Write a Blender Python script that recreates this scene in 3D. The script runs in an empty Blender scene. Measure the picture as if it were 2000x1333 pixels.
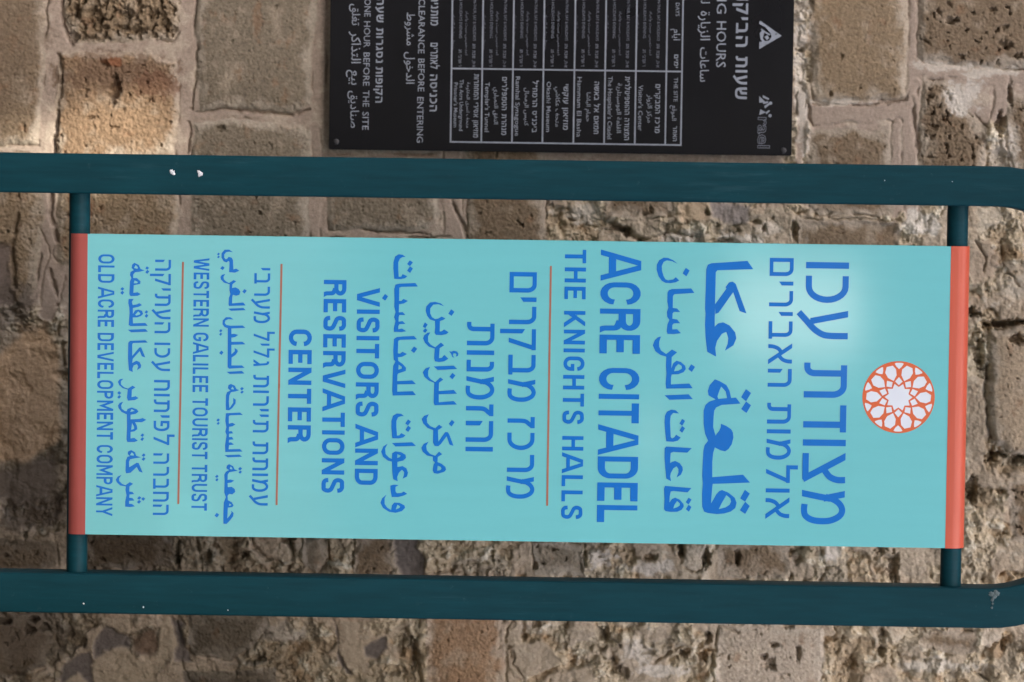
import bpy, bmesh, math, random
import numpy as np
from mathutils import Vector, Matrix
from mathutils.geometry import tessellate_polygon

# ------------------------------------------------------------------ camera
S = bpy.context.scene
COL = S.collection
DIST, CAM_X, CAM_DZ = 6.5, -0.29, 0.12
TARGET = Vector((0.0, -0.025, 1.70))
ROLL = math.radians(0.86)
cam_d = bpy.data.cameras.new('camera')
cam = bpy.data.objects.new('camera', cam_d)
COL.objects.link(cam)
S.camera = cam
CAM_LOC = Vector((CAM_X, TARGET.y - DIST, TARGET.z + CAM_DZ))
fwd = (TARGET - CAM_LOC).normalized()
up0 = Vector((0, 0, 1)); up0 = (up0 - fwd * up0.dot(fwd)).normalized()
rt0 = fwd.cross(up0)                       # real right
# the photograph lies on its side: picture right = real up, picture down = real right
c_, s_ = math.cos(ROLL), math.sin(ROLL)
pic_right = up0 * c_ - rt0 * s_
pic_down = up0 * s_ + rt0 * c_
R3 = Matrix((pic_right, -pic_down, -fwd)).transposed()
cam.matrix_world = Matrix.Translation(CAM_LOC) @ R3.to_4x4()
cam_d.sensor_width = 36.0
cam_d.lens = 36.0 * (TARGET - CAM_LOC).length / 2.0
cam_d.clip_start, cam_d.clip_end = 0.1, 2000
cam_d.dof.use_dof = True
cam_d.dof.focus_distance = (TARGET - CAM_LOC).length
cam_d.dof.aperture_fstop = 3.3

FPX = 2000 * cam_d.lens / 36.0
def ray(px, py):
    return (fwd * FPX + pic_right * (px - 1000.0) + pic_down * (py - 666.5))
def at(px, py, Y):
    d = ray(px, py); t = (Y - CAM_LOC.y) / d.y
    return CAM_LOC + d * t

# ------------------------------------------------------------------ light
SUN_EL, SUN_AZ = math.radians(44), math.radians(14)     # azimuth: to the left of the wall's outward normal
sun_dir = Vector((-math.sin(SUN_AZ) * math.cos(SUN_EL), -math.cos(SUN_AZ) * math.cos(SUN_EL), math.sin(SUN_EL)))
W = bpy.data.worlds.new('World'); S.world = W; W.use_nodes = True
wn = W.node_tree.nodes; bg = wn['Background']
sky = wn.new('ShaderNodeTexSky'); sky.sky_type = 'NISHITA'; sky.sun_disc = False
sky.sun_elevation = SUN_EL; sky.dust_density = 5.0; sky.ozone_density = 0.38; sky.air_density = 0.7
sky.sun_rotation = math.atan2(sun_dir.x, sun_dir.y)
W.node_tree.links.new(sky.outputs[0], bg.inputs[0]); bg.inputs[1].default_value = 0.15
sl = bpy.data.lights.new('sun', 'SUN'); sl.energy = 2.2; sl.angle = math.radians(0.53); sl.color = (1, .93, .82)
so = bpy.data.objects.new('sun', sl); COL.objects.link(so)
so.rotation_euler = (-sun_dir).to_track_quat('-Z', 'Y').to_euler()
so.location = (-6, -8, 9)
S.view_settings.view_transform = 'Standard'; S.view_settings.look = 'None'
S.view_settings.gamma = 1.0
S.view_settings.exposure = 1.52
S.cycles.use_denoising = True
S.cycles.max_bounces = 8

# ------------------------------------------------------------------ materials
def principled(name):
    m = bpy.data.materials.new(name); m.use_nodes = True
    nt = m.node_tree; b = nt.nodes['Principled BSDF']
    return m, nt, b
def N(nt, t, **kw):
    n = nt.nodes.new(t)
    for k, v in kw.items():
        if k in n.inputs: n.inputs[k].default_value = v
        else: setattr(n, k, v)
    return n
def speckled(name, col, rough, var=0.12, scale=30.0, bump=0.0, dust=None, spec=0.5, rough_var=0.1, stretch=(1, 1, 1)):
    m, nt, b = principled(name)
    tc = N(nt, 'ShaderNodeTexCoord'); mp = N(nt, 'ShaderNodeMapping')
    mp.inputs['Scale'].default_value = stretch
    nt.links.new(tc.outputs['Object'], mp.inputs['Vector'])
    n1 = N(nt, 'ShaderNodeTexNoise', Scale=scale, Detail=6.0, Roughness=0.6)
    nt.links.new(mp.outputs[0], n1.inputs['Vector'])
    r = N(nt, 'ShaderNodeMapRange'); r.inputs['From Min'].default_value = .3; r.inputs['From Max'].default_value = .7
    r.inputs['To Min'].default_value = 1 - var; r.inputs['To Max'].default_value = 1 + var
    nt.links.new(n1.outputs['Fac'], r.inputs['Value'])
    mx = N(nt, 'ShaderNodeVectorMath', operation='SCALE'); mx.inputs[0].default_value = col
    nt.links.new(r.outputs[0], mx.inputs['Scale'])
    out = mx.outputs[0]
    if dust:
        dcol, amount, dscale = dust
        n2 = N(nt, 'ShaderNodeTexNoise', Scale=dscale, Detail=8.0, Roughness=0.75)
        nt.links.new(tc.outputs['Object'], n2.inputs['Vector'])
        r2 = N(nt, 'ShaderNodeMapRange'); r2.inputs['From Min'].default_value = .62; r2.inputs['From Max'].default_value = .8
        r2.inputs['To Max'].default_value = amount
        nt.links.new(n2.outputs['Fac'], r2.inputs['Value'])
        mm = N(nt, 'ShaderNodeMix', data_type='RGBA'); mm.inputs['B'].default_value = (*dcol, 1)
        nt.links.new(r2.outputs[0], mm.inputs['Factor']); nt.links.new(out, mm.inputs[6]); mm.inputs[7].default_value = (*dcol, 1)
        out = mm.outputs[2]
    nt.links.new(out, b.inputs['Base Color'])
    rr = N(nt, 'ShaderNodeMapRange'); rr.inputs['From Min'].default_value = .3; rr.inputs['From Max'].default_value = .7
    rr.inputs['To Min'].default_value = rough - rough_var; rr.inputs['To Max'].default_value = rough + rough_var
    n3 = N(nt, 'ShaderNodeTexNoise', Scale=scale * .3, Detail=4.0); nt.links.new(tc.outputs['Object'], n3.inputs['Vector'])
    nt.links.new(n3.outputs['Fac'], rr.inputs['Value']); nt.links.new(rr.outputs[0], b.inputs['Roughness'])
    b.inputs['Specular IOR Level'].default_value = spec
    if bump:
        bp = N(nt, 'ShaderNodeBump', Strength=bump, Distance=0.002)
        nt.links.new(n1.outputs['Fac'], bp.inputs['Height']); nt.links.new(bp.outputs[0], b.inputs['Normal'])
    return m
M = {}
M['teal'] = speckled('teal_paint', (.0036, .041, .055), .5, .16, 14, .05, ((.13, .2, .22), .22, 60), spec=.12, stretch=(6, 6, .6))
def scuffs(m, col, amount):
    nt = m.node_tree; b = nt.nodes['Principled BSDF']; src = b.inputs['Base Color'].links[0].from_socket
    tc = N(nt, 'ShaderNodeTexCoord'); mp = N(nt, 'ShaderNodeMapping'); mp.inputs['Scale'].default_value = (60, 60, 5); mp.inputs['Rotation'].default_value = (0, .12, 0)
    nt.links.new(tc.outputs['Object'], mp.inputs['Vector'])
    a = N(nt, 'ShaderNodeTexNoise', Scale=1.6, Detail=5.0, Roughness=.65); nt.links.new(mp.outputs[0], a.inputs['Vector'])
    c = N(nt, 'ShaderNodeTexNoise', Scale=3.5, Detail=3.0); nt.links.new(tc.outputs['Object'], c.inputs['Vector'])
    mu = N(nt, 'ShaderNodeMath', operation='MULTIPLY'); nt.links.new(a.outputs['Fac'], mu.inputs[0]); nt.links.new(c.outputs['Fac'], mu.inputs[1])
    r = N(nt, 'ShaderNodeMapRange'); r.inputs['From Min'].default_value = .33; r.inputs['From Max'].default_value = .46; r.inputs['To Max'].default_value = amount
    nt.links.new(mu.outputs[0], r.inputs['Value'])
    x = N(nt, 'ShaderNodeMix', data_type='RGBA'); nt.links.new(r.outputs[0], x.inputs['Factor']); nt.links.new(src, x.inputs[6]); x.inputs[7].default_value = (*col, 1)
    nt.links.new(x.outputs[2], b.inputs['Base Color'])
scuffs(M['teal'], (.06, .14, .17), .16)
M['panel'] = speckled('turquoise_print', (.172, .575, .615),   .12, .022, 4, 0, ((.08, .25, .28), .16, 130), rough_var=.012, spec=.5, stretch=(7, 1, .7))
M['blue'] = speckled('blue_lettering', (.012, .165, .58), .16, .04, 20, 0, ((.1, .3, .6), .3, 90), rough_var=.02)
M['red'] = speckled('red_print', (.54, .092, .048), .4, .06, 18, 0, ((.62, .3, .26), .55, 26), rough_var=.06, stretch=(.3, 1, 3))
M['red_dark'] = speckled('dark_red_print', (.35, .078, .066), .4, .1, 14, 0, ((.42, .18, .18), .6, 20), rough_var=.06, stretch=(.3, 1, 3))  # darker red for the bottom band
M['rust'] = speckled('faded_orange_line', (.36, .15, .10), .35, .08, 40, 0)
M['orange'] = speckled('orange_print', (.68, .135, .045), .32, .03, 30, 0)
M['white'] = speckled('white_print', (.73, .79, .87), .32, .02, 30, 0)
for k_ in ('panel',):
    b_ = M[k_].node_tree.nodes['Principled BSDF']; b_.inputs['Coat Weight'].default_value = 1.0; b_.inputs['Coat Roughness'].default_value = .075; b_.inputs['Coat IOR'].default_value = 1.62
M['chip'] = speckled('white_filler', (.75, .76, .78), .7, .1, 300, .5)
M['board'] = speckled('black_sheet', (.0045, .0048, .0068), .3, .2, 8, 0, ((.03, .03, .035), .3, 40), rough_var=.04, spec=.3)
M['ink'] = speckled('pale_lettering', (.26, .29, .345), .4, .12, 60, 0)
M['inkdim'] = speckled('faint_lettering', (.15, .165, .205), .4, .2, 80, 0)
M['screw'] = speckled('dark_screw', (.03, .03, .033), .4, .2, 200, 0)

# ------------------------------------------------------------------ object helpers
def tag(o, label=None, cat=None, kind=None, group=None):
    if label: o['label'] = label
    if cat: o['category'] = cat
    if kind: o['kind'] = kind
    if group: o['group'] = group
    return o
def empty(name, loc):
    o = bpy.data.objects.new(name, None); COL.objects.link(o); o.location = loc
    o.empty_display_size = .1
    return o
def link(name, me, parent=None):
    o = bpy.data.objects.new(name, me); COL.objects.link(o)
    if parent is not None:
        o.parent = parent
        w = Vector((0, 0, 0)); p = parent
        while p is not None:
            w += p.location; p = p.parent
        o.location = -w if parent.parent is None else Vector((0, 0, 0))
    return o
def mesh_obj(name, verts, faces, mats, parent=None, fmat=None, smooth=False):
    me = bpy.data.meshes.new(name)
    me.from_pydata([tuple(v) for v in verts], [], faces)
    for m in (mats if isinstance(mats, (list, tuple)) else [mats]): me.materials.append(m)
    if fmat: me.polygons.foreach_set('material_index', fmat)
    if smooth: me.polygons.foreach_set('use_smooth', [True] * len(me.polygons))
    me.update()
    return link(name, me, parent)
def bm_obj(name, bm, mat, parent=None, smooth=False):
    me = bpy.data.meshes.new(name); bmesh.ops.recalc_face_normals(bm, faces=bm.faces[:])
    bm.to_mesh(me); bm.free(); me.materials.append(mat)
    if smooth: me.polygons.foreach_set('use_smooth', [True] * len(me.polygons))
    return link(name, me, parent)
def box_bm(bm, a, b):
    v = [bm.verts.new((x, y, z)) for x in (a[0], b[0]) for y in (a[1], b[1]) for z in (a[2], b[2])]
    for q in ((0, 1, 3, 2), (4, 6, 7, 5), (0, 4, 5, 1), (2, 3, 7, 6), (0, 2, 6, 4), (1, 5, 7, 3)):
        bm.faces.new([v[i] for i in q])

# ------------------------------------------------------------------ noise
rng = np.random.default_rng(11)
_P = rng.permutation(512); _P = np.concatenate([_P, _P, _P])
_A = rng.random(512) * 2 * np.pi; _GX, _GY = np.cos(_A).astype(np.float32), np.sin(_A).astype(np.float32)
_RA, _RB, _RC = rng.random(512).astype(np.float32), rng.random(512).astype(np.float32), rng.random(512).astype(np.float32)
def _h(ix, iy): return _P[_P[ix & 511] + (iy & 511)]
def gnoise(x, y):
    xi = np.floor(x).astype(np.int64); yi = np.floor(y).astype(np.int64)
    fx = (x - xi).astype(np.float32); fy = (y - yi).astype(np.float32)
    u = fx * fx * fx * (fx * (fx * 6 - 15) + 10); v = fy * fy * fy * (fy * (fy * 6 - 15) + 10)
    def g(dx, dy):
        k = _h(xi + dx, yi + dy); return _GX[k] * (fx - dx) + _GY[k] * (fy - dy)
    a = g(0, 0); b = g(1, 0); c = g(0, 1); d = g(1, 1)
    return 1.5 * ((a + u * (b - a)) + v * ((c + u * (d - c)) - (a + u * (b - a))))
def fbm(x, y, s, o=4, gain=.5, seed=0):
    x = x / s + seed * 17.31; y = y / s + seed * 9.77
    r = 0; a = 1; t = 0
    for i in range(o):
        r = r + a * gnoise(x, y); t += a; a *= gain; x = x * 2.03 + 3.1; y = y * 2.03 + 7.7
    return r / t
def ridged(x, y, s, o=4, gain=.5, seed=0):
    x = x / s + seed * 17.31; y = y / s + seed * 9.77
    r = 0; a = 1; t = 0
    for i in range(o):
        r = r + a * (1 - np.abs(gnoise(x, y)) * 1.8); t += a; a *= gain; x = x * 2.03 + 3.1; y = y * 2.03 + 7.7
    return r / t
def worley(x, y, s, seed=0, jit=.9):
    """F1, F2 and a random number of the nearest cell"""
    x = x / s + seed * 13.7; y = y / s + seed * 5.9
    xi = np.floor(x).astype(np.int64); yi = np.floor(y).astype(np.int64)
    f1 = np.full(x.shape, 9, np.float32); f2 = f1.copy(); idr = np.zeros(x.shape, np.float32)
    for dx in (-1, 0, 1):
        for dy in (-1, 0, 1):
            k = _h(xi + dx, yi + dy)
            px = xi + dx + .5 + jit * (_RA[k] - .5); py = yi + dy + .5 + jit * (_RB[k] - .5)
            d = np.hypot(px - x, py - y).astype(np.float32)
            m = d < f1
            f2 = np.where(m, f1, np.minimum(f2, d)); idr = np.where(m, _RC[k], idr); f1 = np.where(m, d, f1)
    return f1, f2, idr
def sstep(a, b, x):
    t = np.clip((x - a) / (b - a), 0, 1); return t * t * (3 - 2 * t)
def poly_sd(X, Y, poly):
    """signed distance to a polygon, positive inside"""
    d = np.full(X.shape, 1e9); ins = np.zeros(X.shape, bool); n = len(poly)
    for i in range(n):
        x1, y1 = poly[i]; x2, y2 = poly[(i + 1) % n]
        ex, ey = x2 - x1, y2 - y1; wx, wy = X - x1, Y - y1
        t = np.clip((wx * ex + wy * ey) / (ex * ex + ey * ey + 1e-9), 0, 1)
        d = np.minimum(d, (wx - ex * t) ** 2 + (wy - ey * t) ** 2)
        c = (y1 <= Y) != (y2 <= Y)
        if abs(ey) > 1e-9: ins ^= c & (X < x1 + (Y - y1) * ex / ey)
    d = np.sqrt(d); return np.where(ins, d, -d)

# ------------------------------------------------------------------ the stone wall
WALL_Y = 0.50
#WALLDATA
TAN, BROWN, GREY, ORANGE = (.245, .183, .117), (.195, .145, .096), (.205, .171, .126), (.25, .17, .105)
PALE, PINK, CEMENT, BEIGE = (.46, .395, .31), (.345, .277, .223), (.115, .10, .095), (.36, .30, .225)
# stones seen in the photograph: outline, colour, how far the face stands out (mm), grain (mm), pitting
STONES = [
 ([(-160, -200), (92, -200), (88, 120), (80, 200), (76, 284), (-160, 284)], BROWN, 14, 2.0, .25),
 ([(122, -200), (350, -200), (352, 0), (350, 60), (338, 78), (260, 84), (150, 82), (124, 40)], TAN, 12, 4.5, 1.0),
 ([(112, 110), (150, 102), (300, 104), (345, 116), (350, 200), (340, 310), (108, 318), (108, 200)], ORANGE, 15, 3.4, .45),
 ([(384, -200), (622, -200), (618, 0), (610, 100), (606, 205), (560, 222), (470, 212), (388, 216), (382, 100)], GREY, 13, 1.8, .2),
 ([(376, 238), (470, 234), (590, 244), (608, 256), (604, 400), (598, 520), (374, 520), (374, 350)], GREY, 12, 2.0, .3),
 ([(112, 340), (350, 345), (346, 520), (112, 520)], TAN, 13, 2.8, .4),
 ([(-160, 304), (80, 302), (86, 420), (70, 560), (40, 600), (-160, 560)], TAN, 8, 3.2, .4),
 ([(634, 330), (860, 330), (856, 440), (840, 450), (720, 452), (640, 446)], GREY, 12, 2.2, .35),
 ([(640, 466), (900, 466), (900, 700), (640, 700)], GREY, 12, 2.2, .35),
 ([(908, 250), (1060, 250), (1066, 380), (1064, 520), (915, 520)], BROWN, 11, 2.2, .35),
 ([(640, -200), (860, -200), (860, 300), (640, 300)], GREY, 12, 2, .3),
 ([(884, -200), (1180, -200), (1180, 110), (884, 110)], TAN, 12, 2, .3),
 ([(1205, -200), (1540, -200), (1540, 180), (1205, 180)], TAN, 12, 2, .3),
 ([(1578, -200), (1776, -200), (1774, 100), (1772, 192), (1700, 200), (1590, 196), (1584, 120)], TAN, 13, 1.6, .22),
 ([(1790, -200), (2160, -200), (2160, 140), (2000, 136), (1900, 132), (1840, 118), (1794, 122)], BROWN, 14, 2.4, .6),
 ([(1574, 256), (1640, 250), (1735, 256), (1742, 300), (1746, 420), (1580, 420)], BROWN, 9, 2.0, .3),
 ([(1800, 160), (1850, 156), (1880, 200), (1926, 250), (1930, 330), (1940, 400), (1800, 400), (1792, 250)], BROWN, 10, 4.2, .7),
 ([(1962, 190), (2160, 170), (2160, 380), (1985, 372), (1970, 280)], BROWN, 10, 3.2, .5),
 ([(1175, 330), (1320, 330), (1320, 424), (1180, 424)], BROWN, 9, 2.6, .4),
 ([(1560, 428), (1755, 432), (1760, 560), (1560, 560)], BROWN, 8, 1.8, .2),
 ([(1932, 648), (2000, 638), (2160, 640), (2160, 888), (1984, 888), (1936, 866), (1928, 760)], (.36, .285, .20), 22, 1.8, .3),
 ([(1968, 940), (2160, 930), (2160, 1080), (1975, 1060)], BROWN, 10, 2.5, .6),
 ([(-160, 1190), (84, 1200), (104, 1250), (90, 1300), (40, 1322), (-160, 1318)], BROWN, 10, 2.2, .5),
 ([(362, 1195), (520, 1190), (528, 1230), (490, 1268), (450, 1290), (372, 1280)], GREY, 10, 2.6, .3),
 ([(832, 1120), (985, 1120), (984, 1400), (836, 1400)], (.30, .20, .125), 12, 2.4, .3),
 ([(360, 1312), (540, 1306), (548, 1420), (360, 1420)], GREY, 9, 2.4, .4),
 ([(1398, 1215), (1610, 1225), (1606, 1430), (1400, 1430)], (.40, .34, .27), 13, 2.2, .35),
 ([(1790, 1230), (1910, 1232), (1905, 1275), (1850, 1282), (1796, 1265)], BROWN, 11, 2.2, .3),
 ([(164, 1030), (330, 1035), (340, 1080), (330, 1112), (170, 1112)], BROWN, 10, 2.6, .5),
 ([(586, 1050), (636, 1044), (640, 1090), (620, 1118), (594, 1106)], GREY, 14, 1.6, .1),
 ([(690, 1045), (770, 1045), (770, 1130), (690, 1130)], BROWN, 9, 2.2, .4),
 ([(1040, 1058), (1140, 1062), (1145, 1130), (1044, 1120)], GREY, 7, 2.2, .5),
 ([(1336, 1064), (1376, 1060), (1380, 1100), (1362, 1116), (1338, 1106)], PALE, 16, 1.6, .1),
 ([(1400, 1060), (1540, 1062), (1545, 1130), (1405, 1128)], BROWN, 10, 2.0, .2),
 ([(-160, 1040), (110, 1060), (112, 1100), (60, 1120), (-160, 1120)], TAN, 8, 3, .5),
]
# thin smears over the stones, one lightened as painted sunlight: outline, colour, height (mm), softness (px)
PATCHES = [
 ([(205, 1222), (262, 1246), (250, 1262), (222, 1268), (206, 1285), (184, 1290), (182, 1262)], CEMENT, -6, 4),
 ([(120, 1300), (176, 1272), (196, 1330), (240, 1360), (112, 1360)], CEMENT, -6, 4),
 ([(330, 1200), (356, 1214), (362, 1262), (374, 1292), (345, 1290), (338, 1250)], CEMENT, -6, 4),
 ([(262, 1248), (305, 1226), (308, 1270), (285, 1284), (262, 1270)], (.15, .105, .075), -6, 5),
 ([(176, 1300), (190, 1282), (240, 1262), (268, 1280), (306, 1282), (312, 1215), (330, 1200), (344, 1226), (346, 1260), (322, 1300), (300, 1320), (300, 1370), (190, 1370)], BEIGE, 1, 4),
 ([(100, 1345), (150, 1318), (196, 1350), (196, 1420), (90, 1420)], BEIGE, 1, 4),
 ([(650, 1210), (662, 1230), (660, 1270), (690, 1318), (700, 1322), (676, 1316), (660, 1290), (656, 1240)], CEMENT, -7, 3),
 ([(664, 1212), (702, 1216), (698, 1256), (715, 1262), (800, 1212), (806, 1216), (740, 1262), (704, 1300), (684, 1312), (668, 1280), (672, 1240)], BEIGE, 2, 4),
 ([(712, 1262), (750, 1246), (756, 1270), (735, 1286), (710, 1278)], CEMENT, -5, 4),
 ([(770, 1040), (826, 1040), (816, 1072), (830, 1090), (828, 1130), (786, 1130), (772, 1100)], CEMENT, -6, 4),
 ([(1000, 1265), (1060, 1250), (1098, 1290), (1062, 1308), (1020, 1330), (1002, 1320)], BEIGE, 4, 3),
 ([(1068, 1318), (1160, 1300), (1165, 1345), (1080, 1345)], BEIGE, 4, 4),
 ([(-60, 760), (0, 690), (50, 650), (90, 630), (112, 680), (118, 760), (116, 860), (60, 900), (-60, 905)], (.52, .36, .225), 6, 9),  # brown smear, its colour brightened to imitate warm sunlight
 ([(-60, 930), (60, 905), (112, 880), (108, 960), (60, 985), (-60, 960)], (.15, .12, .095), -4, 10),
 ([(-60, 470), (18, 480), (22, 590), (-60, 610)], (.17, .135, .115), -8, 6),
 ([(1386, 396), (1466, 400), (1460, 436), (1420, 440), (1390, 420)], (.25, .22, .205), 0, 5),
 ([(1320, 396), (1380, 398), (1384, 430), (1330, 436)], (.48, .37, .26), 3, 5),
 ([(1194, 1248), (1206, 1256), (1210, 1264), (1176, 1232), (1164, 1228)], CEMENT, -14, 3),
 ([(1898, 470), (1930, 468), (1950, 500), (1940, 545), (1900, 560), (1880, 520)], (.35, .28, .21), 4, 6),
]
# open pink joints over the rougher masonry: polyline and half width
JOINTS = [
 ([(1588, 224), (1680, 218), (1770, 214)], 19), ([(1784, -200), (1783, 100), (1780, 200)], 6),
 ([(1786, 130), (1782, 200), (1776, 260), (1780, 420)], 13), ([(1790, 140), (1860, 138), (1940, 152), (2160, 150)], 11),
 ([(1955, 150), (1958, 190), (1948, 230)], 12), ([(1752, 240), (1748, 420)], 7),
 ([(884, 250), (882, 390), (888, 470)], 17), ([(612, 250), (616, 400), (606, 470)], 11),
 ([(90, 380), (96, 440), (118, 500), (100, 560), (92, 610)], 17), ([(120, 496), (150, 492)], 14),
 ([(1565, 190), (1560, 330)], 8),
]
# holes: centre, radii, depth (mm)
HOLES = [
 (222, 178, 11, 25, 26), (431, 253, 9, 7, 10), (205, 125, 9, 6, 10), (145, 72, 12, 10, 22), (185, 40, 14, 26, 20), (245, 36, 12, 24, 22), (300, 30, 14, 12, 18), (150, 20, 8, 16, 16), (330, 50, 8, 14, 18), (275, 62, 12, 8, 16),
 (1855, 40, 14, 8, 16), (1965, 88, 13, 9, 16), (1945, 60, 6, 5, 10), (1990, 110, 8, 6, 10), (1566, 98, 6, 5, 16), (1935, 20, 9, 6, 10), (1960, 55, 8, 4, 10), (1640, 110, 4, 3, 8), (1622, 180, 5, 5, 10),
 (1955, 245, 10, 26, 34), (1972, 185, 6, 22, 20), (1900, 610, 14, 10, 34), (1960, 632, 46, 9, 34), (1986, 664, 18, 11, 30), (1912, 690, 10, 34, 30), (1936, 892, 12, 12, 34), (1988, 894, 18, 9, 36), (1898, 962, 11, 26, 34), (1925, 640, 9, 9, 24),
 (1381, 414, 5, 5, 20), (1553, 452, 8, 22, 30), (1490, 446, 5, 8, 22), (1410, 472, 22, 6, 30), (1207, 446, 20, 7, 20), (1225, 452, 8, 12, 22), (1115, 432, 8, 4, 12),
 (345, 1092, 9, 14, 30), (404, 1090, 12, 14, 24), (474, 1086, 10, 7, 26), (560, 1055, 12, 12, 30), (498, 1290, 20, 10, 40), (67, 1213, 12, 8, 28), (58, 1232, 14, 8, 24), (10, 1214, 12, 5, 24), (90, 1228, 10, 6, 20), (780, 1260, 8, 24, 26), (806, 1280, 8, 36, 30), (770, 1310, 20, 10, 24),
 (1380, 1088, 9, 20, 34), (1270, 1092, 12, 7, 24), (1330, 1068, 6, 26, 34), (1438, 1090, 6, 14, 20), (1745, 1110, 10, 34, 36), (1720, 1075, 10, 12, 24), (1145, 1092, 6, 18, 24), (1555, 1095, 8, 8, 14), (1045, 1104, 5, 8, 16), (962, 1085, 4, 16, 18),
 (1178, 1240, 12, 14, 26), (1196, 1300, 14, 18, 26), (1216, 1312, 10, 10, 20), (1334, 1280, 12, 10, 30), (1372, 1284, 9, 12, 28), (1380, 1250, 7, 12, 22), (1500, 1294, 12, 12, 22), (1512, 1258, 10, 6, 18), (1560, 1278, 6, 16, 20), (1490, 1280, 7, 7, 18), (1508, 1304, 6, 6, 16), (1722, 1274, 8, 10, 30), (1720, 1240, 8, 12, 20), (1660, 1300, 12, 14, 20), (1960, 1258, 8, 18, 26), (1104, 1262, 4, 10, 16), (1540, 1224, 10, 6, 14),
 (1048, 1215, 8, 10, 20), (1100, 1218, 9, 8, 14), (1024, 1240, 5, 14, 16),
]
# stains, lime blooms and painted shade: centre, radii, colour, strength
STAINS_AND_SHADE = [
 (20, 600, 60, 60, (.13, .105, .085), .7), (60, 1000, 90, 45, (.12, .095, .075), .7), (60, 1240, 120, 60, (.14, .115, .09), .5), (50, 1080, 80, 30, (.16, .125, .09), .5),  # shade low on the wall, painted as dark patches
 (230, 140, 120, 42, (.165, .105, .068), .75), (300, 170, 50, 40, (.17, .09, .055), .7), (30, 60, 70, 160, (.17, .128, .088), .55), (160, 395, 26, 40, (.15, .085, .05), .8), (225, 120, 30, 10, (.24, .10, .05), .8),
 (1566, 150, 15, 190, (.58, .53, .46), .8), (1566, 20, 28, 50, (.58, .53, .46), .8), (1880, 190, 46, 36, (.55, .51, .45), .8), (1845, 130, 60, 12, (.55, .50, .43), .8), (1935, 140, 70, 10, (.56, .52, .45), .7), (1800, 435, 40, 26, (.60, .56, .49), .9), (1640, 200, 70, 9, (.55, .50, .43), .7),
 (1130, 418, 60, 22, (.52, .47, .40), .8), (1350, 465, 50, 18, (.58, .54, .48), .8), (1440, 470, 60, 14, (.60, .56, .5), .8), (1500, 448, 26, 22, (.56, .50, .42), .8), (1960, 300, 30, 60, (.52, .48, .42), .6), (1930, 420, 26, 60, (.52, .46, .36), .7), (1985, 560, 40, 30, (.52, .46, .37), .7),
 (1180, 1090, 30, 24, (.52, .48, .43), .8), (1270, 1110, 60, 12, (.52, .48, .43), .7), (1625, 1075, 16, 26, (.58, .54, .48), .8), (1750, 1080, 60, 40, (.44, .37, .28), .6), (1250, 1270, 40, 30, (.54, .50, .44), .7), (1290, 1310, 50, 12, (.55, .51, .45), .8), (1830, 1300, 90, 14, (.54, .50, .43), .8), (1760, 1250, 60, 20, (.46, .40, .31), .7), (1940, 1240, 20, 40, (.5, .44, .36), .6), (550, 1240, 40, 26, (.36, .33, .29), .6),
]
# open cracks along the joints: polyline, half width (px), depth (mm)
CRACKS = [
 ([(116, -60), (121, 10), (126, 60), (142, 88)], 3.2, 16), ([(114, 108), (122, 150), (116, 190), (112, 240), (106, 300), (104, 330)], 3.2, 16),
 ([(383, -60), (382, 60), (384, 120), (378, 170), (374, 212)], 2.4, 13), ([(382, 217), (440, 212), (500, 220), (560, 226), (600, 214)], 2.2, 10),
 ([(368, 240), (366, 300)], 2.5, 10), ([(1590, 203), (1680, 208), (1770, 198)], 2.2, 10), ([(1795, 160), (1783, 215), (1790, 290)], 3.2, 12), ([(1582, 205), (1578, 225), (1584, 246)], 2.5, 9),
 ([(1928, 650), (1925, 760), (1936, 880)], 4, 18), ([(1930, 634), (2060, 628)], 6, 28), ([(1936, 886), (1985, 896), (2060, 893)], 4, 22),
 ([(97, 340), (98, 420), (112, 470)], 3.5, 16), ([(40, 412), (29, 436), (24, 490), (27, 560)], 4, 18), ([(885, 392), (893, 420), (912, 462)], 3, 13), ([(705, 452), (840, 458)], 2, 8),
 ([(1190, 430), (1215, 445), (1250, 470)], 5, 20), ([(1250, 470), (1310, 456), (1350, 462)], 3, 15), ([(1120, 455), (1140, 440), (1175, 446)], 2, 9),
 ([(1002, 1262), (1003, 1300), (1025, 1328), (1060, 1315), (1100, 1300), (1120, 1292)], 2, 11), ([(1020, 1205), (1030, 1240)], 4, 14), ([(1165, 1228), (1195, 1260), (1202, 1292)], 5, 22),
 ([(1280, 1292), (1330, 1266), (1388, 1272), (1393, 1340)], 3, 15), ([(1445, 1235), (1400, 1225), (1392, 1270)], 2, 8), ([(1720, 1225), (1726, 1260), (1760, 1280), (1800, 1292), (1850, 1290)], 2.5, 12), ([(1900, 1280), (1895, 1310), (1930, 1330)], 2.5, 11),
 ([(488, 1042), (494, 1072), (520, 1090), (545, 1100)], 3.5, 18), ([(560, 1050), (572, 1090), (560, 1120)], 4, 20), ([(640, 1048), (644, 1100)], 2, 10), ([(345, 1060), (350, 1110)], 3, 14), ([(385, 1050), (392, 1110)], 3, 14),
 ([(1338, 1040), (1332, 1100)], 4, 18), ([(1600, 1065), (1615, 1110), (1598, 1140)], 3, 12), ([(820, 1200), (812, 1270), (822, 1333)], 4, 20), ([(345, 1210), (356, 1290), (372, 1333)], 2, 9), ([(108, 1220), (112, 1290), (60, 1325)], 2.5, 11),
 ([(118, 640), (124, 720)], 4, 16), ([(100, 530), (112, 600)], 3, 12), ([(1010, 1190), (990, 1230), (988, 1333)], 2.5, 11), ([(1905, 470), (1925, 500), (1922, 560)], 2.5, 12), ([(1950, 440), (1960, 520), (1990, 560)], 2.5, 12),
]
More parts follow.
